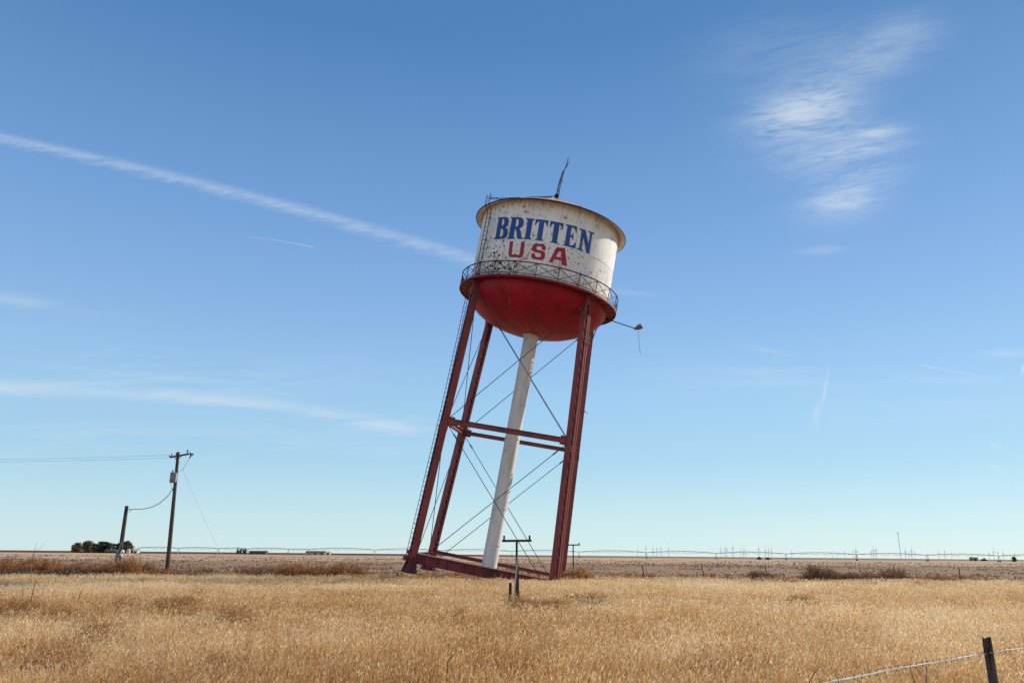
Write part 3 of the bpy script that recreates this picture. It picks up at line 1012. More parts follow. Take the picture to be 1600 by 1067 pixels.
def ground():
    xs = sorted(set([s * v for s in (-1, 1) for v in list(np.arange(0, 60, 1.5)) + list(np.arange(60, 160, 5)) + [200, 300, 500, 900, 1600, 3000, 6000, 12000, 20000]]))
    ys = [-400, -100, -30, -10] + list(np.arange(0, 90, 1.2)) + list(np.arange(90, 180, 6)) + [200, 240, 300, 400, 550, 800, 1200, 2000, 4000, 8000, 14000, 22000]
    vs = []
    for y in ys:
        for x in xs:
            near = max(0, 1 - max(abs(x) / 80, abs(y) / 100))
            z = (mnoise.noise(Vector((x * 0.13, y * 0.13, 0))) * 0.10 + mnoise.noise(Vector((x * 0.5, y * 0.5, 3))) * 0.05) * min(1, near * 3)
            vs.append((float(x), float(y), z - 0.02))
    nx = len(xs)
    fs = [(j * nx + i, j * nx + i + 1, (j + 1) * nx + i + 1, (j + 1) * nx + i) for j in range(len(ys) - 1) for i in range(nx - 1)]
    m, g, p = newmat('dry_field_soil')
    tc = m.node_tree.nodes.new('ShaderNodeTexCoord')
    vec = tc.outputs['Object']
    x, y, z = g.xyz(vec)
    big = g.noise(vec, 0.010, 5, 0.6)
    mid = g.noise(g.mul(vec, (0.10, 0.9, 1)), 0.22, 6, 0.65)
    fine = g.noise(vec, 2.6, 6, 0.7)
    rows = g.noise(g.mul(vec, (0.012, 0.16, 1)), 1.0, 5, 0.6)
    # tilled grey-brown earth, stubble beyond it, rust-coloured crop at the far left
    soil = g.mix(g.ss(rows, 0.35, 0.65), (0.235, 0.150, 0.100), (0.350, 0.230, 0.146))
    soil = g.mix(g.ss(mid, 0.46, 0.64, 0, 0.75), soil, (0.37, 0.225, 0.115))
    clod = g.noise(g.mul(vec, (0.55, 0.16, 1)), 0.8, 8, 0.75)
    soil = g.mix(g.ss(clod, 0.53, 0.66, 0, 0.8), soil, (0.12, 0.072, 0.050))
    stub = g.mix(g.ss(g.noise(g.mul(vec, (0.004, 0.02, 1)), 1.0, 6, 0.65), 0.35, 0.65), (0.42, 0.27, 0.16), (0.60, 0.42, 0.265))
    stub = g.mix(g.ss(g.noise(g.mul(vec, (0.25, 0.05, 1)), 0.6, 8, 0.75), 0.52, 0.68, 0, 0.7), stub, (0.20, 0.115, 0.065))
    yw = g.m('ADD', y, g.m('MULTIPLY', g.m('SUBTRACT', big, 0.5), 90.0))
    yw = g.m('ADD', yw, g.m('MULTIPLY', g.m('SUBTRACT', g.noise(g.mul(vec, (0.03, 0.03, 1)), 1.0, 5, 0.7), 0.5), 70.0))
    yw = g.m('ADD', yw, g.m('MULTIPLY', x, -0.22))
    col = g.mix(g.ss(yw, 190, 235), soil, stub)
    far = g.mix(g.ss(x, 250, -150), (0.26, 0.175, 0.11), (0.13, 0.055, 0.04))
    col = g.mix(g.ss(yw, 800, 900), col, far)
    # nearest: straw litter between the stems
    lit = g.mix(g.ss(fine, 0.35, 0.65), (0.17, 0.095, 0.04), (0.34, 0.21, 0.09))
    col = g.mix(g.ss(y, 66, 56), col, lit)
    g.put(p.inputs['Base Color'], col)
    p.inputs['Roughness'].default_value = 0.95
    p.inputs['Specular IOR Level'].default_value = 0.05
    b = m.node_tree.nodes.new('ShaderNodeBump')
    b.inputs['Strength'].default_value = 0.6
    b.inputs['Distance'].default_value = 0.15
    g.put(b.inputs['Height'], g.m('ADD', fine, g.m('MULTIPLY', mid, 2.0)))
    m.node_tree.links.new(b.outputs[0], p.inputs['Normal'])
    mb = MB()
    mb.add(vs, fs, True)
    o = mb.build('ground', m, sharp=180)
    tag(o, kind='structure')


ground()


def plant_mat(name, c0, c1, trans=0.35, attr='tone'):
    """dry leaf or stem: colour varies stem by stem, light also passes through"""
    m = bpy.data.materials.new(name)
    m.use_nodes = True
    nt = m.node_tree
    g = G(nt)
    nt.nodes.remove(nt.nodes['Principled BSDF'])
    at_ = nt.nodes.new('ShaderNodeAttribute')
    at_.attribute_name = attr
    ramp = nt.nodes.new('ShaderNodeValToRGB')
    cols = [c0, c1] if not isinstance(c0, list) else c0
    el = ramp.color_ramp.elements
    el[0].color = (*cols[0], 1)
    el[1].color = (*cols[-1], 1)
    for i, c in enumerate(cols[1:-1]):
        e = el.new((i + 1) / (len(cols) - 1))
        e.color = (*c, 1)
    g.put(ramp.inputs[0], at_.outputs['Fac'])
    df = nt.nodes.new('ShaderNodeBsdfDiffuse')
    tr = nt.nodes.new('ShaderNodeBsdfTranslucent')
    g.put(df.inputs[0], ramp.outputs[0])
    g.put(tr.inputs[0], ramp.outputs[0])
    mx = nt.nodes.new('ShaderNodeMixShader')
    mx.inputs[0].default_value = trans
    nt.links.new(df.outputs[0], mx.inputs[1])
    nt.links.new(tr.outputs[0], mx.inputs[2])
    nt.links.new(mx.outputs[0], nt.nodes['Material Output'].inputs[0])
    return m


def mesh_np(name, V, faces3, faces4, tone, mat, parent=None):
    """a mesh straight from arrays, tone is one value per vertex"""
    me = bpy.data.meshes.new(name)
    nv = len(V)
    n3, n4 = len(faces3), len(faces4)
    me.vertices.add(nv)
    me.vertices.foreach_set('co', np.ascontiguousarray(V, dtype=np.float32).ravel())
    loops = np.concatenate([np.asarray(faces3, dtype=np.int32).ravel(), np.asarray(faces4, dtype=np.int32).ravel()])
    me.loops.add(len(loops))
    me.loops.foreach_set('vertex_index', loops)
    starts = np.concatenate([np.arange(n3) * 3, n3 * 3 + np.arange(n4) * 4]).astype(np.int32)
    me.polygons.add(n3 + n4)
    me.polygons.foreach_set('loop_start', starts)
    me.update(calc_edges=True)
    a = me.attributes.new('tone', 'FLOAT', 'POINT')
    a.data.foreach_set('value', np.ascontiguousarray(tone, dtype=np.float32))
    me.materials.append(mat)
    me.validate()
    o = bpy.data.objects.new(name, me)
    COL.objects.link(o)
    if parent:
        o.parent = parent
    return o


def vnoise(x, y, seed):
    """smooth value noise on arrays"""
    rg = np.random.RandomState(seed)
    T = rg.rand(257, 257)
    xi, yi = np.floor(x).astype(int), np.floor(y).astype(int)
    fx, fy = x - xi, y - yi
    fx, fy = fx * fx * (3 - 2 * fx), fy * fy * (3 - 2 * fy)
    a, b = T[xi % 256, yi % 256], T[(xi + 1) % 256, yi % 256]
    c, d = T[xi % 256, (yi + 1) % 256], T[(xi + 1) % 256, (yi + 1) % 256]
    return (a * (1 - fx) + b * fx) * (1 - fy) + (c * (1 - fx) + d * fx) * fy


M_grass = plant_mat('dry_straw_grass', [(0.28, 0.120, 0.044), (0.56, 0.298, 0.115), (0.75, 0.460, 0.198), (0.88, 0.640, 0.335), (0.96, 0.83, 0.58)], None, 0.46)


def grass():
    rg = np.random.RandomState(11)
    N = 600000
    y0, y1 = 4.6, 66.0
    # density falls with distance, the blades widen
    t = rg.rand(N)
    e = 0.72
    Y = (y0 ** e + t * (y1 ** e - y0 ** e)) ** (1 / e)
    X = (rg.rand(N) * 2 - 1) * (0.80 * Y + 3.5)
    edge = 56.0 + 4.0 * np.sin(X * 0.05 + 1.0) + 2.5 * np.sin(X * 0.21) + np.clip((X - 18) / 20, 0, 1) * 6
    edge = edge + (rg.rand(N) - 0.5) * 8 + np.where(vnoise(X * 0.3, Y * 0.2, 9) > 0.5, rg.exponential(4.0, N), 0)
    keep = Y < edge
    X, Y = X[keep], Y[keep]
    N = len(X)
    patch = vnoise(X * 0.35 + 50, Y * 0.35 + 20, 1) * 0.55 + vnoise(X * 1.1 + 9, Y * 1.1 + 5, 2) * 0.45
    broad = vnoise(X * 0.09 + 30, Y * 0.12 + 70, 3)
    H = (0.33 + 0.24 * rg.rand(N) + 0.22 * (patch - 0.5)) * (1 - 0.15 * (Y > 40))
    H *= np.where(rg.rand(N) < 0.04, 1.38, 1.0) * (0.86 + 0.28 * vnoise(X * 1.9 + 12, Y * 1.3 + 44, 43))
    wid = 0.0027 * (Y / 8) ** 0.72 * (0.7 + 0.7 * rg.rand(N))
    # the stems lie over in drifts: neighbours lean the same way
    az = vnoise(X * 0.55 + 3, Y * 0.4 + 8, 41) * 9.0 + (rg.rand(N) - .5) * 4.6
    mat_ = np.clip((vnoise(X * 0.8 + 60, Y * 0.6 + 31, 42) - 0.45) * 2.2, 0, 1)
    lean = (0.10 + 0.42 * rg.rand(N) ** 1.7 + 0.12 * mat_) * H
    H = H * (1 - 0.22 * mat_)
    wind = np.stack([np.cos(az), np.sin(az)], 1) * lean[:, None] + np.array([[0.05, -0.02]]) * (H / 0.5)[:, None]
    fa = rg.rand(N) * np.pi
    sd = np.stack([np.cos(fa), np.sin(fa) * 0.6, np.zeros(N)], 1)
    base = np.stack([X, Y, np.full(N, -0.06)], 1)
    mid = base + np.stack([wind[:, 0] * 0.35, wind[:, 1] * 0.35, H * 0.58], 1)
    top = base + np.stack([wind[:, 0], wind[:, 1], H], 1)
    hl = (0.045 + 0.06 * rg.rand(N))
    dirn = (top - mid)
    dirn /= np.linalg.norm(dirn, axis=1)[:, None]
    droop = dirn + np.stack([wind[:, 0] * 0.8, wind[:, 1] * 0.8, -0.25 * rg.rand(N)], 1)
    tip = top + droop * hl[:, None]
    w = wid[:, None]
    V = np.empty((N, 8, 3), np.float32)
    V[:, 0] = base - sd * w
    V[:, 1] = base + sd * w
    V[:, 2] = mid + sd * w * 0.8
    V[:, 3] = mid - sd * w * 0.8
    V[:, 4] = top
    hw_ = w * (1.0 + 1.3 * rg.rand(N))[:, None]
    hm = top * 0.55 + tip * 0.45
    V[:, 5] = hm + sd * hw_
    V[:, 6] = tip
    V[:, 7] = hm - sd * hw_
    I = np.arange(N)[:, None] * 8
    q = np.concatenate([I + np.array([[0, 1, 2, 3]]), I + np.array([[4, 5, 6, 7]])])
    t3 = I + np.array([[3, 2, 4]])
    # each stem's own colour: rusty patches, straw patches, some bleached stems
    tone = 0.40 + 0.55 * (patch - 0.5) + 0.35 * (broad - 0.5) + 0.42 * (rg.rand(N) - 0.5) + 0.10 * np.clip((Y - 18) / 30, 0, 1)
    pale = rg.rand(N) < 0.09
    tone = tone + np.where(pale, 0.45, 0.0) - np.where(rg.rand(N) < 0.16, 0.30, 0.0)
    T = np.empty((N, 8), np.float32)
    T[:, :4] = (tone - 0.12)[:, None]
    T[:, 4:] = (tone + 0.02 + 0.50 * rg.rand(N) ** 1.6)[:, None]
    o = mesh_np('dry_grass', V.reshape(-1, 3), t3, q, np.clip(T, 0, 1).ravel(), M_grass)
    tag(o, 'tall dry golden grass covering the whole field in front of the tower', 'grass', kind='stuff')


grass()


# ------------------------------------------------------------------ brush and weeds
def twigs(rg, n, rx, ry, h, width, leaf, tone0, tone1):
    """arching twigs from a low crown, with small dry leaves: arrays for mesh_np"""
    a = rg.rand(n) * 2 * np.pi
    rr = np.sqrt(rg.rand(n))
    bx, by = rx * 0.75 * rr * np.cos(a), ry * 0.75 * rr * np.sin(a)
    off = rg.rand() * 40
    dome = np.sqrt(np.maximum(0.05, 1 - rr * rr * .85)) * (0.70 + 0.34 * rg.rand(n)) * (0.5 + 1.0 * vnoise(bx * 1.3 + 40 + off, by * 1.3 + 7, 5))
    hh = h * dome
    ox = np.cos(a) * rx * 0.3 * rg.rand(n) + (rg.rand(n) - .5) * h * .42
    oy = np.sin(a) * ry * 0.3 * rg.rand(n) + (rg.rand(n) - .5) * h * .42
    tone = tone0 + (tone1 - tone0) * rg.rand(n)
    fa = rg.rand(n) * np.pi
    sd = np.stack([np.cos(fa), np.sin(fa), np.zeros(n)], 1) * width
    p0 = np.stack([bx, by, np.full(n, -0.05)], 1)
    p1 = np.stack([bx + ox * .35, by + oy * .35, hh * .6], 1)
    p2 = np.stack([bx + ox, by + oy, hh], 1)
    V = np.stack([p0 - sd, p0 + sd, p1 - sd * .6, p1 + sd * .6, p2 - sd * .2, p2 + sd * .2], 1).reshape(-1, 3)
    I = np.arange(n)[:, None] * 6
    F = np.concatenate([I + np.array([[0, 1, 3, 2]]), I + np.array([[2, 3, 5, 4]])])
    T = np.repeat(tone - .1, 6)
    m = n * leaf
    k = np.repeat(np.arange(n), leaf)
    f = 0.35 + 0.65 * rg.rand(m)
    c = p0[k] + (p2[k] - p0[k]) * f[:, None]
    c[:, 2] = hh[k] * f
    c = c + (rg.rand(m, 3) - .5) * h * np.array([.22, .22, .15])
    d1 = rg.randn(m, 3)
    d1 /= np.linalg.norm(d1, axis=1)[:, None]
    d2 = np.cross(d1, rg.randn(m, 3))
    d2 /= np.linalg.norm(d2, axis=1)[:, None]
    sz = (width * (2.0 + 2.4 * rg.rand(m)))[:, None]
    L = np.stack([c - d1 * sz * 1.5, c - d2 * sz * .5, c + d1 * sz * 1.5, c + d2 * sz * .5], 1).reshape(-1, 3)
    F2 = len(V) + np.arange(m * 4).reshape(-1, 4)
    T2 = np.repeat(tone[k] + .15 * (rg.rand(m) - .3), 4)
    return np.concatenate([V, L]), np.concatenate([F, F2]), np.clip(np.concatenate([T, T2]), 0, 1)


M_rust = plant_mat('rust_brown_weeds', [(0.15, 0.062, 0.032), (0.30, 0.125, 0.055), (0.45, 0.23, 0.10), (0.60, 0.38, 0.19)], None, 0.36)
M_brush = plant_mat('dark_brush_twigs', [(0.15, 0.080, 0.060), (0.25, 0.140, 0.098), (0.37, 0.22, 0.14), (0.52, 0.33, 0.19)], None, 0.2)
M_grey = plant_mat('grey_dead_weeds', [(0.08, 0.052, 0.036), (0.15, 0.10, 0.07), (0.26, 0.18, 0.12)], None, 0.2)
E3 = np.zeros((0, 3), np.int32)


M_weed = plant_mat('brown_field_weed', [(0.26, 0.125, 0.052), (0.40, 0.21, 0.088), (0.52, 0.30, 0.13), (0.64, 0.42, 0.20)], None, 0.42)


def weed_bank():
    """the tangled bank along the left field edge reads as one mass"""
    rg = np.random.RandomState(21)
    Vs, Fs, Ts = [], [], []
    b = 0
    for i in range(46):
        px = rg.uniform(-130, 262)
        Y = rg.uniform(63, 75)
        c = at(px, 880, Y)
        big = 1.0 if px < 235 else 0.55
        hgt = rg.uniform(0.6, 1.5) * big * (0.72 if 235 < px < 280 else 1)
        V, F, T = twigs(rg, 190, rg.uniform(1.2, 2.2), rg.uniform(0.8, 1.3), hgt, 0.018, 7, 0.02 + 0.3 * rg.rand(), 0.8)
        Vs.append(V + np.array([c.x, Y, 0]))
        Fs.append(F + b)
        Ts.append(T)
        b += len(V)
    o = mesh_np('weed_bank', np.concatenate(Vs), E3, np.concatenate(Fs), np.concatenate(Ts), M_rust)
    tag(o, 'rust brown bank of dry weeds around the two utility poles', 'weeds', kind='stuff')
    Vs, Fs, Ts = [], [], []
    b = 0
    for i in range(18):
        px = rg.uniform(-120, 150)
        Y = rg.uniform(58, 62)
        c = at(px, 880, Y)
        V, F, T = twigs(rg, 120, 1.6, 0.9, rg.uniform(0.55, 0.80), 0.02, 5, 0.0, 0.9)
        Vs.append(V + np.array([c.x, Y, 0]))
        Fs.append(F + b)
        Ts.append(T)
        b += len(V)
    o = mesh_np('grey_weeds', np.concatenate(Vs), E3, np.concatenate(Fs), np.concatenate(Ts), M_grey)
    tag(o, 'low grey dead weeds at the foot of the rust brown weed bank', 'weeds', kind='stuff')
    # thin scatter of dry weeds between the grass edge and the tilled field
    Vs, Fs, Ts = [], [], []
    b = 0
    for i in range(380):
        px = rg.uniform(-150, 1750)
        Y = rg.uniform(57, 82)
        c = at(px, 880, Y)
        V, F, T = twigs(rg, 22, rg.uniform(0.5, 1.8), 0.7, rg.uniform(0.2, 0.6), 0.02, 4, 0.15, 1.0)
        Vs.append(V + np.array([c.x, Y, 0]))
        Fs.append(F + b)
        Ts.append(T)
        b += len(V)
    o = mesh_np('field_edge_weeds', np.concatenate(Vs), E3, np.concatenate(Fs), np.concatenate(Ts), M_rust)
    tag(o, 'scattered low weeds between the golden grass and the bare field', 'weeds', kind='stuff')


weed_bank()


def stubble():
    """clods, stubble and low dead weeds on the tilled field, too many to count"""
    rg = np.random.RandomState(77)
    N = 45000
    y0, y1 = 58.0, 420.0
    Y = y0 * (y1 / y0) ** rg.rand(N)
    X = (rg.rand(N) * 2 - 1) * (0.82 * Y)
    cl = vnoise(X * 0.16 + 40, Y * 0.09 + 11, 31) * 0.6 + vnoise(X * 0.6 + 4, Y * 0.3 + 1, 32) * 0.4
    keep = (cl > 0.55) | (rg.rand(N) < 0.16)
    X, Y, cl = X[keep], Y[keep], cl[keep]
    N = len(X)
    H = (0.05 + 0.22 * rg.rand(N)) * np.clip((cl - 0.3) * 2.5, 0.3, 1.3)
    W = (0.05 + 0.22 * rg.rand(N) ** 2) * (Y / 100) ** 0.6
    fa = (rg.rand(N) - .5) * 2.0
    sd = np.stack([np.cos(fa), np.sin(fa), np.zeros(N)], 1) * W[:, None]
    b = np.stack([X, Y, np.full(N, -0.05)], 1)
    t = b + np.stack([(rg.rand(N) - .5) * .2, (rg.rand(N) - .5) * .2, H + .05], 1)
    V = np.stack([b - sd, b + sd, t + sd * (.2 + .6 * rg.rand(N))[:, None], t - sd * (.2 + .6 * rg.rand(N))[:, None]], 1)
    tone = np.clip(0.15 + 0.85 * rg.rand(N) ** 1.4, 0, 1)
    I = np.arange(N)[:, None] * 4
    o = mesh_np('field_stubble', V.reshape(-1, 3), E3, I + np.array([[0, 1, 2, 3]]), np.repeat(tone, 4), plant_mat('field_stubble_straw', [(0.14, 0.088, 0.060), (0.25, 0.160, 0.105), (0.40, 0.270, 0.165), (0.55, 0.40, 0.25)], None, 0.3))
    tag(o, 'low dead stubble and clods over the bare brown field', 'stubble', kind='stuff')


stubble()


def bush(px, Y, w, h, mat, label, seed, n=520, tone=(0.1, 0.8), leaf=7, tw=0.016, name='brush_clump', cat='bush', group=None, z=0.0):
    rg = np.random.RandomState(seed)
    c = at(px, 880, Y)
    V, F, T = twigs(rg, n, w / 2, w * 0.35, h, tw, leaf, *tone)
    o = mesh_np(name, V, E3, F, T, mat)
    o.location = (c.x, Y, z)
    tag(o, label, cat, group)
    return o


gb = 'dark brush along the field edge'
bush(312, 66, 4.6, 0.75, M_brush, 'low dark brush clump just right of the tall utility pole', 31, 420, group=gb)
bush(405, 67, 5.0, 0.95, M_brush, 'dark brown brush clump right of where the guy wire lands', 32, group=gb)
bush(450, 68, 4.6, 1.05, M_rust, 'rust brown brush clump below the long dark shed', 33, group=gb)
bush(492, 67, 4.2, 1.00, M_rust, 'rust brown brush clump below the shed with the pale end', 34, group=gb)
bush(545, 66, 4.0, 1.05, M_rust, 'last rust brown brush clump before the lifted tower feet', 35, group=gb)
bush(897, 62, 3.4, 0.95, M_rust, 'orange brown weed clump against the buried right tower legs', 36, tone=(0.4, 1.0), group=gb)
bush(1185, 67, 3.0, 0.75, M_brush, 'small dark brush mound between two leaning fence posts', 37, 380, group=gb)
bush(1280, 68, 3.9, 1.3, M_brush, 'dark bushy clump at the left end of the right hand brush row', 38, 480, (.05, .7), group=gb)
bush(1334, 68, 4.2, 0.95, M_brush, 'middle dark clump of the right hand brush row', 39, 430, (.05, .7), group=gb)
bush(1393, 68, 3.7, 1.15, M_brush, 'dark clump at the right end of the right hand brush row', 40, 430, (.05, .75), group=gb)
bush(1462, 66, 4.4, 0.70, M_rust, 'low brown weed mound beside the rightmost leaning fence post', 41, 420, group=gb)
gt = 'brown weed clumps in the golden grass'
for i, (px, py, w, h, lab) in enumerate((
        (28, 945, 1.6, .74, 'brown weed clump at the left edge of the grass'),
        (98, 950, .8, .70, 'small brown weed clump under the thin dead stalks'),
        (248, 938, 2.4, .80, 'broad brown weed clump in the grass below the tall pole'),
        (158, 975, 1.0, .70, 'faint brown weed patch left of the broad clump'),
        (370, 960, 1.0, .74, 'small brown weed clump right of the broad clump'),
        (303, 922, .7, .74, 'tiny dark weed tuft near the far grass edge'),
        (362, 1006, .7, .72, 'dark little weed tuft low in the left grass'),
        (80, 1008, 1.0, .70, 'brown weed patch low at the left of the grass'),
        (205, 1056, 1.5, .66, 'olive brown weed patch at the bottom left of the picture'),
        (352, 1058, 1.0, .66, 'brown weed patch at the bottom below the left grass'),
        (842, 938, 1.6, .76, 'brown weed clump just right of the nearer T post'),
        (903, 932, 1.9, .84, 'darker mounded weed clump right of the one by the T post'),
        (707, 946, .7, .74, 'small brown weed tuft below the lifted tower beam'),
        (652, 930, .7, .70, 'faint weed tuft below the lifted tower feet'),
        (1130, 1012, 1.5, .66, 'broad brown weed patch low in the right grass'),
        (632, 1022, .8, .64, 'brown weed patch low in the middle of the grass'),
        (1254, 934, 1.0, .74, 'small brown weed clump in the grass below the brush row'))):
    d = ray(px, py)
    zt = 0.52
    Y = CAM.y + d.y * (zt - CAMZ) / d.z
    c = at(px, py, Y)
    o = bush(px, Y, w * 1.6, h - (.10 if w < 1.1 else .04), M_weed, lab, 60 + i, int((150 if py > 990 else 300) * w ** 1.3 + 50), (0.05, 0.75), 9, 0.0042 * (Y / 10) ** .6, 'weed_clump', 'weed clump', gt)
    o.location.x = c.x


def stalk(name, pts, Y, r, lab, mat, br=()):
    m = MB()
    b = [at(px, py, Y) for px, py in pts]
    o0 = Vector((b[0].x, Y, 0))
    b = [o0] + b[1:] if b[0].z < 0.5 else [Vector((b[0].x - (b[1].x - b[0].x) * .3, Y, 0))] + b
    m.tube([p - o0 for p in b], [r * (1 - 0.6 * i / (len(b) - 1)) for i in range(len(b))], 5)
    for q in br:
        m.tube([at(px, py, Y) - o0 for px, py in q], [r * .6, r * .25], 4)
    o = m.build(name, mat)
    o.location = o0
    tag(o, lab, 'dead stalk', 'dead weed stalks standing in the grass')


M_stalk = simple('dark_dead_stalk', (0.10, 0.06, 0.035), 0.9, 0.3, 6)
M_stalk2 = simple('pale_dead_stalk', (0.24, 0.18, 0.13), 0.9, 0.3, 6)
stalk('dead_stalk', [(48, 905), (50, 872), (58, 847)], 45, 0.018, 'tall pale forked dead stalk rising above the weed bank at left', M_stalk2, [[(51, 868), (72, 846)], [(50, 875), (62, 862)]])
stalk('dead_stalk', [(47, 945), (51, 925), (56, 905)], 24, 0.016, 'longer dark leaning dead stalk in the left grass', M_stalk)
stalk('dead_stalk', [(37, 938), (36, 925), (34, 914)], 26, 0.013, 'short dark dead stalk beside the longer leaning one', M_stalk)
stalk('dead_stalk', [(120, 938), (125, 928), (130, 919)], 26, 0.013, 'dark dead stalk slanting right in the grass below the weed bank', M_stalk)
stalk('dead_stalk', [(700, 1032), (707, 1024), (714, 1015)], 11, 0.008, 'short dark dead stalk low in the middle of the grass', M_stalk)
stalk('dead_stalk', [(1447, 1066), (1448, 1048), (1447, 1026)], 7.6, 0.0045, 'thin dark dead stalk standing behind the barbed wire', M_stalk, [[(1448, 1046), (1441, 1030)]])
stalk('dead_stalk', [(1429, 1066), (1426, 1056), (1422, 1045)], 7.4, 0.0045, 'short dark dead stalk under the barbed wire', M_stalk)
stalk('dead_stalk', [(1264, 1066), (1272, 1052), (1280, 1040)], 8.5, 0.006, 'dark dead stalk leaning at the left end of the barbed wire', M_stalk, [[(1270, 1056), (1276, 1038)]])


# ------------------------------------------------------------------ poles and posts
def wood(name, a, b, sc_=2.0):
    m, g, p = newmat(name)
    tc = m.node_tree.nodes.new('ShaderNodeTexCoord')
    vec = tc.outputs['Object']
    n1 = g.noise(g.mul(vec, (9, 9, 0.5)), sc_, 6, 0.7)
    n2 = g.noise(vec, 1.2, 4, 0.6)
    f = g.m('ADD', g.m('MULTIPLY', n1, .7), g.m('MULTIPLY', n2, .3))
    g.put(p.inputs['Base Color'], g.mix(g.ss(f, .35, .65), a, b))
    p.inputs['Roughness'].default_value = 0.9
    p.inputs['Specular IOR Level'].default_value = 0.15
    bp = m.node_tree.nodes.new('ShaderNodeBump')
    bp.inputs['Strength'].default_value = 0.5
    bp.inputs['Distance'].default_value = 0.02
    g.put(bp.inputs['Height'], n1)
    m.node_tree.links.new(bp.outputs[0], p.inputs['Normal'])
    return m


M_pole = wood('weathered_pole_wood', (0.045, 0.030, 0.026), (0.12, 0.085, 0.07))
M_post = wood('dark_post_wood', (0.022, 0.016, 0.013), (0.13, 0.100, 0.080), 4)
M_tpost = wood('dark_oiled_post_wood', (0.030, 0.019, 0.015), (0.100, 0.062, 0.047), 3)
M_can = simple('grey_transformer_paint', (0.22, 0.21, 0.20), 0.5, 0.15, 3)
M_galv = simple('galvanised_steel', (0.42, 0.42, 0.41), 0.45, 0.15, 6, 0.4)
M_white2 = simple('white_porcelain', (0.75, 0.74, 0.72), 0.4, 0.1, 4)
M_cable = simple('black_cable', (0.03, 0.03, 0.032), 0.6, 0.2, 4)
M_line = simple('grey_line_wire', (0.34, 0.37, 0.40), 0.5, 0.2, 4)


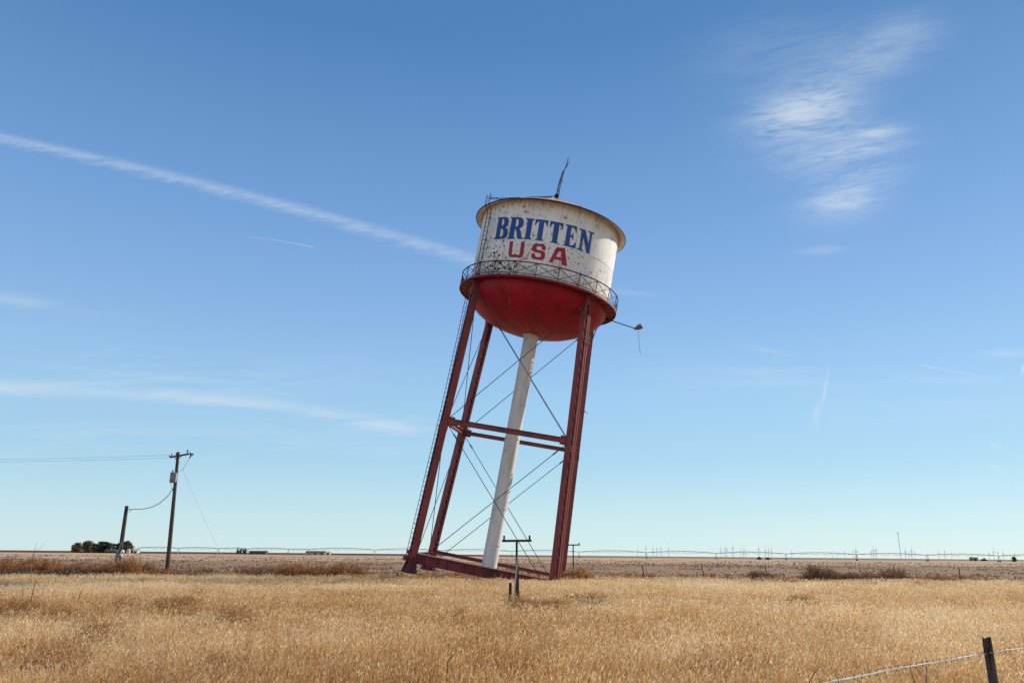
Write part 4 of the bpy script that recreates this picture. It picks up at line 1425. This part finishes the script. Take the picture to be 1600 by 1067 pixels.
def utility_pole():
    b = Vector((-29.03, 68.0, 0))
    root = empty('utility_pole', b)
    tag(root, 'tall wooden utility pole with crossarm and grey transformer', 'utility pole')
    top = at(278.5, 706, 68) - b
    m = MB()
    m.tube([Vector((0, 0, -0.4)), top * 0.5, top], [0.185, 0.16, 0.125], 12)
    m.build('pole', M_pole, root)
    a0 = at(267.5, 714.5, 68.4) - b
    a1 = at(296, 709.5, 67.2) - b
    off = Vector((0, -0.17, 0))
    m = MB()
    m.bar(a0 + off, a1 + off, 0.10, 0.14)
    m.bar(a0.lerp(a1, .2) + off, top * .93 + off, 0.04, 0.04)
    m.bar(a0.lerp(a1, .68) + off, top * .93 + off, 0.04, 0.04)
    m.build('crossarm', M_post, root)

    def insul(p, r=0.07, h=0.22):
        m = MB()
        m.tube([p, p + Vector((0, 0, h * .35)), p + Vector((0, 0, h * .4)), p + Vector((0, 0, h * .75)), p + Vector((0, 0, h))],
               [r * .4, r * .4, r, r, r * .5], 8)
        m.build('insulator', M_iron, root)
    insul(a0 + off + Vector((0.1, 0, .07)))
    insul(a0.lerp(a1, .32) + off + Vector((0, 0, .07)))
    insul(a0.lerp(a1, .92) + off + Vector((0, 0, .07)), h=.32)
    for px, py in ((264, 711), (266, 715)):                     # strain insulators towards the line
        p = at(px, py, 68.4) - b
        m = MB()
        m.tube([p, p.lerp(a0 + off, .3), p.lerp(a0 + off, .7), a0 + off], [0.03, 0.05, 0.05, 0.03], 8)
        m.build('strain_insulator', M_iron, root)
    m = MB()                                                    # fused cutout at the arm's end
    c = a1 + off
    m.tube([c + Vector((.10, 0, .12)), c + Vector((.22, 0, -.05)), c + Vector((.13, 0, -.36))], [.06, .07, .05], 8)
    m.bar(c + Vector((-.05, 0, 0)), c + Vector((.40, 0, .02)), 0.05, 0.05)
    m.tube([c + Vector((.40, 0, .06)), c + Vector((.30, 0, -.16))], [.05, .04], 8)
    m.build('fuse_cutout', M_iron, root)
    # transformer can on a bracket
    tc_ = at(270.3, 746, 67.8) - b
    m = MB()
    n = []
    m2 = MB()
    m2.lathe([(0.02, -.44), (.24, -.44), (.255, -.40), (.255, .36), (.27, .37), (.27, .42), (.2, .46), (.02, .48)], 24)
    m2.tube([(-.08, 0, .44), (-.09, 0, .60), (-.09, 0, .70)], [.04, .055, .03], 8)
    m2.tube([(.1, .05, .44), (.1, .05, .58)], [.04, .04], 8)
    can = m2.build('transformer', M_can, root)
    can.location = tc_
    m = MB()
    m.bar(Vector((.22, 0, .22)), Vector((top.x * .75 - tc_.x, 0, .22)), 0.16, 0.10)
    m.bar(Vector((.22, 0, -.22)), Vector((top.x * .72 - tc_.x, 0, -.22)), 0.16, 0.10)
    m.box(Vector((.28, -.02, 0)), (.06, .18, .70))
    m.build('bracket', M_galv, can)
    m = MB()                                                    # jumper leads
    pa = a1 + off + Vector((.13, 0, -.36))
    pb = Vector((top.x * .8 + .12, -.1, tc_.z + .55))
    m.tube([pa, (pa + pb) / 2 + Vector((-.05, 0, -.45)), pb], .014, 5)
    m.build('jumper_lead', M_cable, root)
    m = MB()
    m.tube([tc_ + Vector((-.12, 0, -.42)), tc_ + Vector((-.02, 0, -.9)), tc_ + Vector((.22, 0, -1.15))], .014, 5)
    m.build('jumper_lead', M_cable, root)
    m = MB()
    g0 = top * .955
    g1 = at(366, 878, 71) - b
    g1.z = 0.0
    pts = [g0.lerp(g1, t) - Vector((0, 0, 1.0 * 4 * t * (1 - t) * .35)) for t in np.linspace(0, 1, 12)]
    m.tube(pts, .012, 5)
    m.build('guy_wire', M_line, root)
    # line wires run out to the left, beyond the picture
    for (px, py, ex, ey) in ((264, 711, 0, 715.5), (266, 715, 0, 718.5)):
        p0 = at(px, py, 68.4)
        p1 = at(ex - 420, ey + 1, 72)
        w = MB()
        o0 = p0
        pts = [p0.lerp(p1, t) - Vector((0, 0, 0.28 * 4 * t * (1 - t))) - b for t in np.linspace(0, 1, 16)]
        w.tube(pts, .010, 5)
        w.build('line_wire', M_line, root)
    # meter pole, and the cable between the two
    mb_ = at(184.3, 886, 72)
    mb_.z = 0
    mtop = at(198.2, 790, 72)
    r2 = empty('meter_pole', mb_)
    tag(r2, 'short leaning wooden pole carrying a meter box', 'utility pole')
    m = MB()
    m.tube([Vector((-.03, 0, -.4)), (mtop - mb_) * .5, mtop - mb_], [.20, .18, .15], 12)
    m.build('pole', M_post, r2)
    m = MB()
    c = at(183, 871, 71.7) - mb_
    m.box(c, (.30, .16, .75))
    m.box(c + Vector((-.02, -.02, .46)), (.18, .12, .2))
    m.tube([c + Vector((0, 0, .5)), c + Vector((.20, .05, 1.4))], .035, 6)
    m.build('meter_box', M_can, r2)
    m = MB()
    c = at(191.5, 861.5, 71.8) - mb_
    m.ball(c, .17, 10, 6)
    m.box(c + Vector((-.1, 0, -.25)), (.2, .15, .3))
    m.build('meter', M_white2, r2)
    m = MB()
    c = at(201, 795, 72) - mb_
    m.bar(Vector((mtop - mb_)) * .965, c, .05, .05)
    m.tube([c, c + Vector((.14, 0, -.12)), c + Vector((.05, 0, -.28)), c + Vector((.3, 0, -.08))], .016, 5)
    m.build('cable_hook', M_iron, r2)
    cp = [(271, 762, 68), (262, 775, 68.5), (250, 785.5, 69.2), (240, 790.8, 69.8), (231, 793.8, 70.3), (220, 795.3, 71), (212, 795.6, 71.4), (203, 795.4, 72)]
    m = MB()
    P = [at(*c) for c in cp]
    m.tube([p - P[0] for p in P], .03, 6)
    o = m.build('service_cable', M_cable)
    o.location = P[0]
    tag(o, 'slack black cable hanging between the tall pole and the meter pole', 'cable')


utility_pole()


def t_post(px_c, py_arm, Y, half, rise, arm_t, post_r, label, fork, base_px):
    arm = at(px_c, py_arm, Y)
    b = at(base_px[0], base_px[1], Y)
    b = Vector((b.x, Y, 0))
    root = empty('t_post', b)
    tag(root, label, 'post', 'T shaped posts in the field')
    c = arm - b
    tilt = Vector((1, 0, 0.02)).normalized()
    m = MB()
    m.bar(c - tilt * half, c + tilt * half, arm_t, arm_t)
    m.build('crossbar', M_tpost, root)
    for s in (-1, 1):
        m = MB()
        q = c + tilt * (s * half * .86) + Vector((0, 0, arm_t * .5))
        m.tube([q, q + Vector((0, 0, rise))], arm_t * .42, 8)
        m.build('upright_peg', M_tpost, root)
    m = MB()
    m.tube([Vector((c.x * .55, 0, -.2)), c - Vector((0, 0, arm_t * .5))], post_r, 10)
    m.build('post', M_tpost, root)
    return root, b, c


root, b, c = t_post(807.5, 844.5, 30, 0.56, 0.15, 0.085, 0.044, 'nearer dark T shaped post in the grass in front of the tower', True, (807, 932))
m = MB()
p0 = at(809, 868, 29.95) - b
p1 = at(801, 934, 29.9) - b
m.bar(p0, Vector((p1.x, p1.y, 0)), 0.05, 0.04, up=(0, 1, 0))
m.build('brace', M_galv, root)
m = MB()
p1 = at(809.5, 926, 30.1) - b
m.tube([at(808.5, 868, 30.02) - b, Vector((p1.x, .1, 0))], [0.03, 0.085], 8)
m.build('side_leg', M_tpost, root)
m = MB()
p = at(797.5, 910, 30.1)
p2 = at(797, 932, 30.1)
m.tube([(0, 0, -.1), (p.x - p2.x, 0, p.z)], [.062, .058], 10)
o = m.build('post_stub', M_tpost)
o.location = (p2.x, 30.1, 0)
tag(o, 'short dark wooden stub beside the nearer T post', 'post')
t_post(895.5, 851, 67, 0.58, 0.14, 0.10, 0.05, 'farther T shaped post half hidden behind the right tower legs', False, (896, 890))

# leaning stakes of the old fence along the field edge
fl = ((1002.5, 881, 1007, 899, 'leaning fence stake nearest the tower at its right'),
      (1095.5, 882, 1101, 903, 'second leaning fence stake right of the tower'),
      (1195, 883, 1200.5, 903, 'leaning fence stake before the right hand brush row'),
      (1291.5, 885, 1297, 905, 'fence stake standing in the dark brush row'),
      (1395.5, 884, 1400, 905, 'fence stake at the right end of the brush row'),
      (1498, 886, 1500, 906, 'rightmost fence stake nearly upright beside low brown weeds'))
for tx, ty, bx, by, lab in fl:
    Y = 70
    p, q = at(tx, ty, Y), at(bx, by, Y)
    m = MB()
    m.tube([(0.02, 0, -.2), ((p.x - q.x) * .5 + .02, 0, p.z * .5), (p.x - q.x, 0, p.z)], [.045, .045, .04], 8)
    o = m.build('fence_stake', M_post)
    o.location = (q.x, Y, 0)
    tag(o, lab, 'fence post', 'leaning stakes of the old field fence')


# ------------------------------------------------------------------ near fence
def near_fence():
    pb = Vector((4.68, 8.0, 0))
    post = empty('fence_post', pb)
    top = at(1541.5, 996, 8.0) - pb
    m = MB()
    n = 12
    rg = random.Random(5)
    prof = [(-.3, .045), (.3, .044), (.7, .043), (1.0, .041), (1.18, .042), (top.z, .040)]
    vs, fs = [], []
    for z, r in prof:
        for j in range(n):
            t = 2 * math.pi * j / n
            rr = r * (1 + rg.uniform(-.06, .06))
            vs.append((top.x * z / top.z + rr * math.cos(t), rr * math.sin(t), z + (rg.uniform(-.015, .012) if z == top.z else 0)))
    for i in range(len(prof) - 1):
        for j in range(n):
            fs.append((i * n + j, i * n + (j + 1) % n, (i + 1) * n + (j + 1) % n, (i + 1) * n + j))
    fs.append(tuple(range((len(prof) - 1) * n, len(prof) * n)))
    m.add(vs, fs)
    m.build('post', M_post, post)
    tag(post, 'dark weathered wooden fence post in the bottom right corner', 'fence post')
    wm = simple('sunlit_galvanised_wire', (0.86, 0.80, 0.70), 0.7, 0.25, 9, 0.0)
    hitch = at(1541, 1020, 7.95)
    m = MB()
    m.tube([hitch - pb + Vector((-.06, -.01, 0)), hitch - pb + Vector((0, -.055, .01)), hitch - pb + Vector((.06, -.01, 0))], .006, 5)
    m.build('staple', M_iron, post)
    # two strands twisted round each other, a barb every 12 cm
    ends = [at(1290, 1067, 6.05), at(1400, 1044, 6.75), at(1465, 1034, 7.3), at(1541, 1020, 7.95), at(1600, 1012, 8.49)]
    d0 = (ends[0] - ends[1]).normalized()
    d1 = (ends[-1] - ends[-2]).normalized()
    path = [ends[0] + Vector((d0.x, d0.y, 0)) * 3.6] + ends + [ends[-1] + Vector((d1.x, d1.y, 0)) * 5.2]
    path[0].z = ends[0].z + 0.03
    path[-1].z = ends[-1].z + 0.02
    L = [0]
    for i in range(len(path) - 1):
        L.append(L[-1] + (path[i + 1] - path[i]).length)

    def on(s):
        i = max(0, min(len(path) - 2, next((k - 1 for k in range(1, len(L)) if L[k] >= s), len(path) - 2)))
        f = (s - L[i]) / (L[i + 1] - L[i])
        a = path[i].lerp(path[i + 1], f)
        return a + Vector((0, 0, 0.0015 * math.sin(s * 7.3) + 0.001 * math.sin(s * 17.1)))
    o0 = path[0].copy()
    m = MB()
    N = 620
    for ph in (0, math.pi):
        pts = []
        for k in range(N):
            s = L[-1] * k / (N - 1)
            a = on(s)
            t = s * 2 * math.pi / 0.085 + ph
            pts.append(a - o0 + Vector((-.5, .6, 0)).normalized() * (.0046 * math.cos(t)) + Vector((0, 0, .0046 * math.sin(t))))
        m.tube(pts, .0042, 5)
    o = m.build('barbed_wire', wm)
    o.location = o0
    tag(o, 'sunlit twisted barbed wire strand slanting to the corner fence post', 'barbed wire')
    k = 0
    s = .06
    barbs = MB()
    while s < L[-1]:
        a = on(s) - o0
        for q in range(2):
            v = Vector((R_.uniform(-.3, .3), R_.uniform(-.3, .3), R_.choice((-1, 1)))).normalized()
            barbs.tube([a - v * .022, a + v * .024], [.0024, .0012], 4, False)
        s += .12
    b = barbs.build('barbs', M_iron, o)
    b['kind'] = 'stuff'


near_fence()


# ------------------------------------------------------------------ far things
M_far = simple('pale_far_steel', (0.27, 0.30, 0.33), 0.6, 0.08, 0.05)
M_turb = simple('backlit_grey_turbine', (0.40, 0.43, 0.46), 0.6, 0.04, 0.01)  # white steel painted blue-grey: its backlit look is put into the colour
M_tyre = simple('black_tyre', (0.02, 0.02, 0.02), 0.9, 0.3, 3)


def pivot():
    root = empty('irrigation_pivot', (-290, 620, 0))
    tag(root, 'long centre pivot irrigation line on wheeled towers across the far field', 'irrigation pivot')
    O = Vector((-290, 620, 0))
    xs = [215, 278, 340, 387, 450, 482, 585, 690, 800, 905, 1010, 1119, 1228, 1338, 1448, 1560, 1672, 1785]
    P = []
    for px in xs:
        p = at(px, 866, 620)
        p.z = 0
        P.append(p - O)
    pipe_z = 4.7
    for i in range(len(P) - 1):
        a, b = P[i], P[i + 1]
        span = MB()
        n = 12
        L = (b - a).length
        bow = 1.2 * min(1, L / 50)
        pts = [a.lerp(b, t) + Vector((0, 0, pipe_z + bow * 4 * t * (1 - t))) for t in np.linspace(0, 1, n + 1)]
        span.tube(pts, .22, 6)
        low = []
        for k in range(1, n, 2):
            q = pts[k] - Vector((0, 0, 1.5 * math.sin(math.pi * k / n)))
            for s in (-.5, .5):
                span.tube([pts[k - 1], q + Vector((0, s, 0)), pts[min(k + 1, n)]], .07, 4)
            low.append(q)
        span.tube([pts[0]] + low + [pts[-1]], .05, 4)
        span.build('span', M_far, root)
    for p in P:
        t = MB()
        for s in (-1, 1):
            t.tube([p + Vector((0, 0, pipe_z)), p + Vector((s * 1.0, s * 1.8, .6))], .09, 5)
            t.tube([p + Vector((0, 0, pipe_z)), p + Vector((-s * 1.0, s * 1.8, .6))], .09, 5)
        t.bar(p + Vector((-.4, -2, .6)), p + Vector((.4, 2, .6)), .2, .2)
        tw = t.build('drive_tower', M_far, root)
        for s in (-1, 1):
            w = MB()
            c = p + Vector((s * .5, s * 2.0, .62))
            w.tube([c - Vector((.16, 0, 0)), c + Vector((.16, 0, 0))], .62, 14)
            w.tube([c - Vector((.19, 0, 0)), c + Vector((.19, 0, 0))], .26, 10)
            w.build('wheel', M_tyre, tw)


pivot()


def turbines():
    def mk(ang):
        m = MB()
        m.tube([(0, 0, -2), (0, 0, 45), (0, 0, 92)], [2.6, 2.2, 1.6], 8)
        m.bar((0, -4, 93), (0, 7, 93), 4, 4)
        m.ball((0, -5, 93), 2.4, 8, 5)
        hub = Vector((0, -5, 93))
        for k in range(3):
            a = ang + k * 2 * math.pi / 3
            d = Vector((math.sin(a), 0, math.cos(a)))
            s = Vector((math.cos(a), 0, -math.sin(a)))
            for w0, w1, l0, l1 in ((2.6, 4.2, 0, 12), (4.2, 1.2, 12, 52)):
                vs = [hub + d * l + s * (w * q) + Vector((0, y, 0)) for l, w in ((l0, w0 / 2), (l1, w1 / 2)) for q in (-1, 1) for y in (-.5, .5)]
                m.add(vs, [(0, 1, 3, 2), (4, 6, 7, 5), (0, 4, 5, 1), (2, 3, 7, 6), (0, 2, 6, 4), (1, 5, 7, 3)])
        return m
    protos = []
    px = [960 + u / 4.706 for u in (172, 232, 285, 313, 343, 400, 785, 815, 828, 872, 925, 948, 963, 1062, 1112, 1134, 1157, 1303)] + \
         [1260 + u / 4.706 for u in (190, 228, 282, 343, 363, 373, 480, 495, 514, 730, 757, 775, 800, 880, 895, 973, 1018, 1068, 1342, 1378, 1410, 1448, 1497, 1532)]
    hs = [14, 17, 18, 17, 18, 18, 16, 19, 17, 21, 14, 15, 16, 18, 17, 16, 18, 12] + \
         [12, 8, 13, 14, 17, 15, 15, 18, 19, 17, 12, 18, 12, 8, 10, 14, 15, 12, 13, 17, 15, 14, 10, 12]
    rg = random.Random(8)
    for i, (x, h) in enumerate(zip(px, hs)):
        Y = 1200 * 143 / (h + 0.5)
        p = at(x, 868, Y)
        if i < 3:
            o = mk((0.1, 0.25, -0.2)[i]).build('wind_turbine', M_turb)
            protos.append(o)
        else:
            o = protos[i % 3].copy()
            COL.objects.link(o)
        o.location = (p.x, Y, 0)
        o.rotation_euler = (0, 0, rg.uniform(1.25, 1.75))
        tag(o, 'tiny pale wind turbine standing far off on the right horizon', 'wind turbine', 'wind turbines along the right horizon')


turbines()


def mast():
    p = at(1407.5, 870, 2800)
    root = empty('radio_mast', (p.x, 2800, 0))
    tag(root, 'tall thin lattice radio mast on the right horizon', 'radio mast')
    m = MB()
    top = 88
    cs = [Vector((.7 * math.cos(t), .7 * math.sin(t), 0)) for t in (0, 2.1, 4.2)]
    for c in cs:
        m.tube([c, c + Vector((0, 0, top))], .22, 5)
    for q in range(22):
        for i in range(3):
            m.tube([cs[i] + Vector((0, 0, q * 4)), cs[(i + 1) % 3] + Vector((0, 0, q * 4 + 4))], .12, 4, False)
    m.build('lattice', M_far, root)
    m = MB()
    m.ball((0, 0, top + 1), 2.0, 10, 6)
    m.build('beacon', M_tyre, root)


mast()

M_leaf = plant_mat('dark_evergreen_leaves', [(0.040, 0.052, 0.030), (0.072, 0.088, 0.046), (0.115, 0.130, 0.068)], None, 0.3)
M_leaf2 = plant_mat('autumn_leaves', [(0.11, 0.088, 0.046), (0.19, 0.15, 0.075), (0.28, 0.21, 0.11)], None, 0.25)
M_bark = simple('grey_bark', (0.09, 0.07, 0.055), 0.9, 0.3, 1)


def tree(px, Y, w, h, mat, label, seed, low=0.12, cone=False):
    rg = np.random.RandomState(seed)
    p = at(px, 864, Y)
    root = empty('tree', (p.x, Y, 0))
    tag(root, label, 'tree', 'trees round the far farm')
    V, T = [], []
    nc = 46
    k = 0
    for i in range(nc):
        z = h * (low + (1 - low) * rg.rand() ** 0.85)
        f = (z / h - low) / (1 - low)
        rr = (1 - f) if cone else math.sqrt(max(.03, 1 - (2 * f - .85) ** 2 / 1.4))
        a = rg.rand() * 6.283
        r = w / 2 * rr * rg.rand() ** .5 * .85
        c = np.array([r * math.cos(a), r * math.sin(a), min(z, h * .95)])
        tone = rg.rand()
        for j in range(34):
            d = rg.randn(3) * np.array([w, w, h * .8]) * .065
            s = w * .035 * (.6 + rg.rand())
            e1 = rg.randn(3)
            e1 /= np.linalg.norm(e1)
            e2 = np.cross(e1, rg.randn(3))
            e2 /= np.linalg.norm(e2)
            for u_, v_ in ((-1, -1), (1, -1), (1, 1), (-1, 1)):
                q = c + d + e1 * s * u_ + e2 * s * .7 * v_
                q[2] = max(q[2], .05)
                V.append(q)
                T.append(tone * .7 + .3 * rg.rand())
    F = np.arange(len(V)).reshape(-1, 4)
    mesh_np('crown', np.array(V), E3, F, np.array(T), mat, root)
    m = MB()
    m.tube([(0, 0, -.3), (0.05 * w, 0, h * .35), (0, .03 * w, h * .75)], [w * .04, w * .03, w * .01], 7)
    for q in range(4):
        a = q * 1.6 + rg.rand()
        m.tube([(0, 0, h * .3), (w * .2 * math.cos(a), w * .2 * math.sin(a), h * .6)], [w * .02, w * .008], 5)
    m.build('trunk', M_bark, root)


YF = 900
for i, (px, w, h, mt, lab) in enumerate((
        (119, 10, 8.5, M_leaf2, 'leftmost tree of the far farm, thin and tan leaved'),
        (135, 9, 11.5, M_leaf2, 'tan topped tree rising behind the first dark farm tree'),
        (141, 14, 8.8, M_leaf, 'broad dark round tree, left of the farm grove'),
        (160, 13, 10.0, M_leaf, 'tall dark tree in the middle of the farm grove'),
        (169, 8, 9.2, M_leaf, 'dark tree touching the tall middle farm tree'),
        (176, 4, 8.6, M_leaf, 'narrow pointed dark tree in the farm grove'),
        (185, 9, 8.8, M_leaf, 'dark tree behind the foot of the meter pole'),
        (196, 9, 11.0, M_leaf2, 'tall thin tree just right of the meter pole'),
        (204, 6, 7.0, M_leaf2, 'rightmost small tan tree of the farm grove'))):
    tree(px, YF + (i % 3) * 14, w * 1.45, h + 1.6, mt, lab, 200 + i, .0, px == 176)
tree(371, 1000, 4.5, 7.6, M_leaf, 'small dark pointed tree left of the long shed', 231, .05, True)
tree(376, 1000, 5, 6.4, M_leaf, 'dark bushy tree touching the pointed tree by the shed', 232, .05)
tree(382, 1004, 5.5, 6.4, M_leaf, 'dark round tree nearest the long shed', 233, .05)
tree(1583, 800, 5, 4.5, M_leaf, 'lone dark round bush far off at the right edge', 234, .02)

M_shed = simple('dark_shed_roof', (0.10, 0.095, 0.085), 0.7, 0.2, .2)
M_wall = simple('pale_far_wall', (0.62, 0.60, 0.55), 0.8, 0.1, .2)
M_tan = simple('tan_far_wall', (0.55, 0.45, 0.28), 0.8, 0.1, .2)
M_win = simple('dark_far_opening', (0.02, 0.02, 0.022), 0.4, 0.2, 1)


def house(px, Y, L, D, wall, ridge, label, wm, rm, name='farm_building', rz=0.0, doors=3):
    p = at(px, 864, Y)
    root = empty(name, (p.x, Y, 0), rz)
    tag(root, label, 'building')
    m = MB()
    m.box((0, 0, wall / 2 - .2), (L, D, wall + .4))
    for s in (-1, 1):
        x = s * L / 2
        m.add([(x, -D / 2, wall), (x, D / 2, wall), (x, 0, ridge)], [(0, 1, 2) if s > 0 else (0, 2, 1)])
    m.build('wall', wm, root)
    m = MB()
    for s in (-1, 1):
        y0, z0 = s * (D / 2 + .4), wall - .12
        a = [(-L / 2 - .4, y0, z0), (L / 2 + .4, y0, z0), (L / 2 + .4, 0, ridge + .12), (-L / 2 - .4, 0, ridge + .12)]
        b_ = [(x, y, z + .22) for x, y, z in a]
        m.add(a + b_, [(0, 1, 2, 3)[::-1], (4, 5, 6, 7), (0, 4, 5, 1)[::-1], (0, 3, 7, 4), (1, 5, 6, 2)])
    m.build('roof', rm, root)
    for k in range(doors):
        x = -L / 2 + L * (k + .5) / doors
        m = MB()
        m.box((x, -D / 2 - .03, wall * .42), (min(2.4, L / doors * .4), .08, wall * .78))
        m.build('door', M_win, root)


house(404, 1000, 21, 10, 2.7, 3.9, 'long low dark shed on the horizon right of three small trees', M_shed, M_shed)
house(494, 1000, 24, 10, 2.7, 4.2, 'long dark shed with a pale end between pole and tower', M_tan, M_shed)
house(513, 995, 5, 6, 2.4, 3.6, 'small tan block at the end of the long shed', M_tan, M_tan, doors=1)
house(175, 890, 13, 8, 2.0, 3.4, 'low dark roofed farmhouse among the grove trees', M_shed, M_shed)
house(213, 895, 5, 7, 2.4, 4.6, 'little white gabled house at the right of the farm grove', M_wall, M_wall, doors=1)
house(1520, 1000, 7, 7, 3.4, 4.4, 'small grey shed on the right horizon', M_can, M_can, doors=1)


def silo():
    p = at(200.5, 864, 880)
    root = empty('storage_tank', (p.x, 880, 0))
    tag(root, 'round white storage tank right of the meter pole', 'storage tank')
    m = MB()
    m.lathe([(2.0, -.2), (2.0, 3.4), (2.06, 3.42), (2.06, 3.5)], 24)
    m.build('shell', M_wall, root)
    m = MB()
    m.lathe([(2.1, 3.5), (.3, 4.3), (.02, 4.32)], 24)
    m.build('roof', M_wall, root)


silo()


def tractor():
    p = at(1535, 864, 950)
    root = empty('farm_machine', (p.x, 950, 0))
    tag(root, 'dark farm machine parked beside the small grey shed', 'farm machine')
    m = MB()
    m.box((-.8, 0, 1.5), (3.4, 1.8, 1.5))
    m.box((1.2, 0, 2.2), (2.0, 2.0, 2.4))
    m.box((3.2, 0, 1.3), (2.0, 1.5, 1.0))
    m.build('body', M_shed, root)
    for x, r in ((1.0, .95), (-2.0, .6), (3.4, .6)):
        for s in (-1, 1):
            m = MB()
            m.tube([(x, s * 1.0, r), (x, s * 1.4, r)], r, 14)
            m.build('wheel', M_tyre, root)


tractor()
for i, (px, lab) in enumerate(((1187, 'left of two low brush mounds on the far horizon'), (1200, 'right of two low brush mounds on the far horizon'))):
    bush(px, 700, 4.6, 1.9, M_grey, lab, 300 + i, 160, (0, .6), 4, .09, 'brush_mound', 'bush', 'low mounds on the horizon')
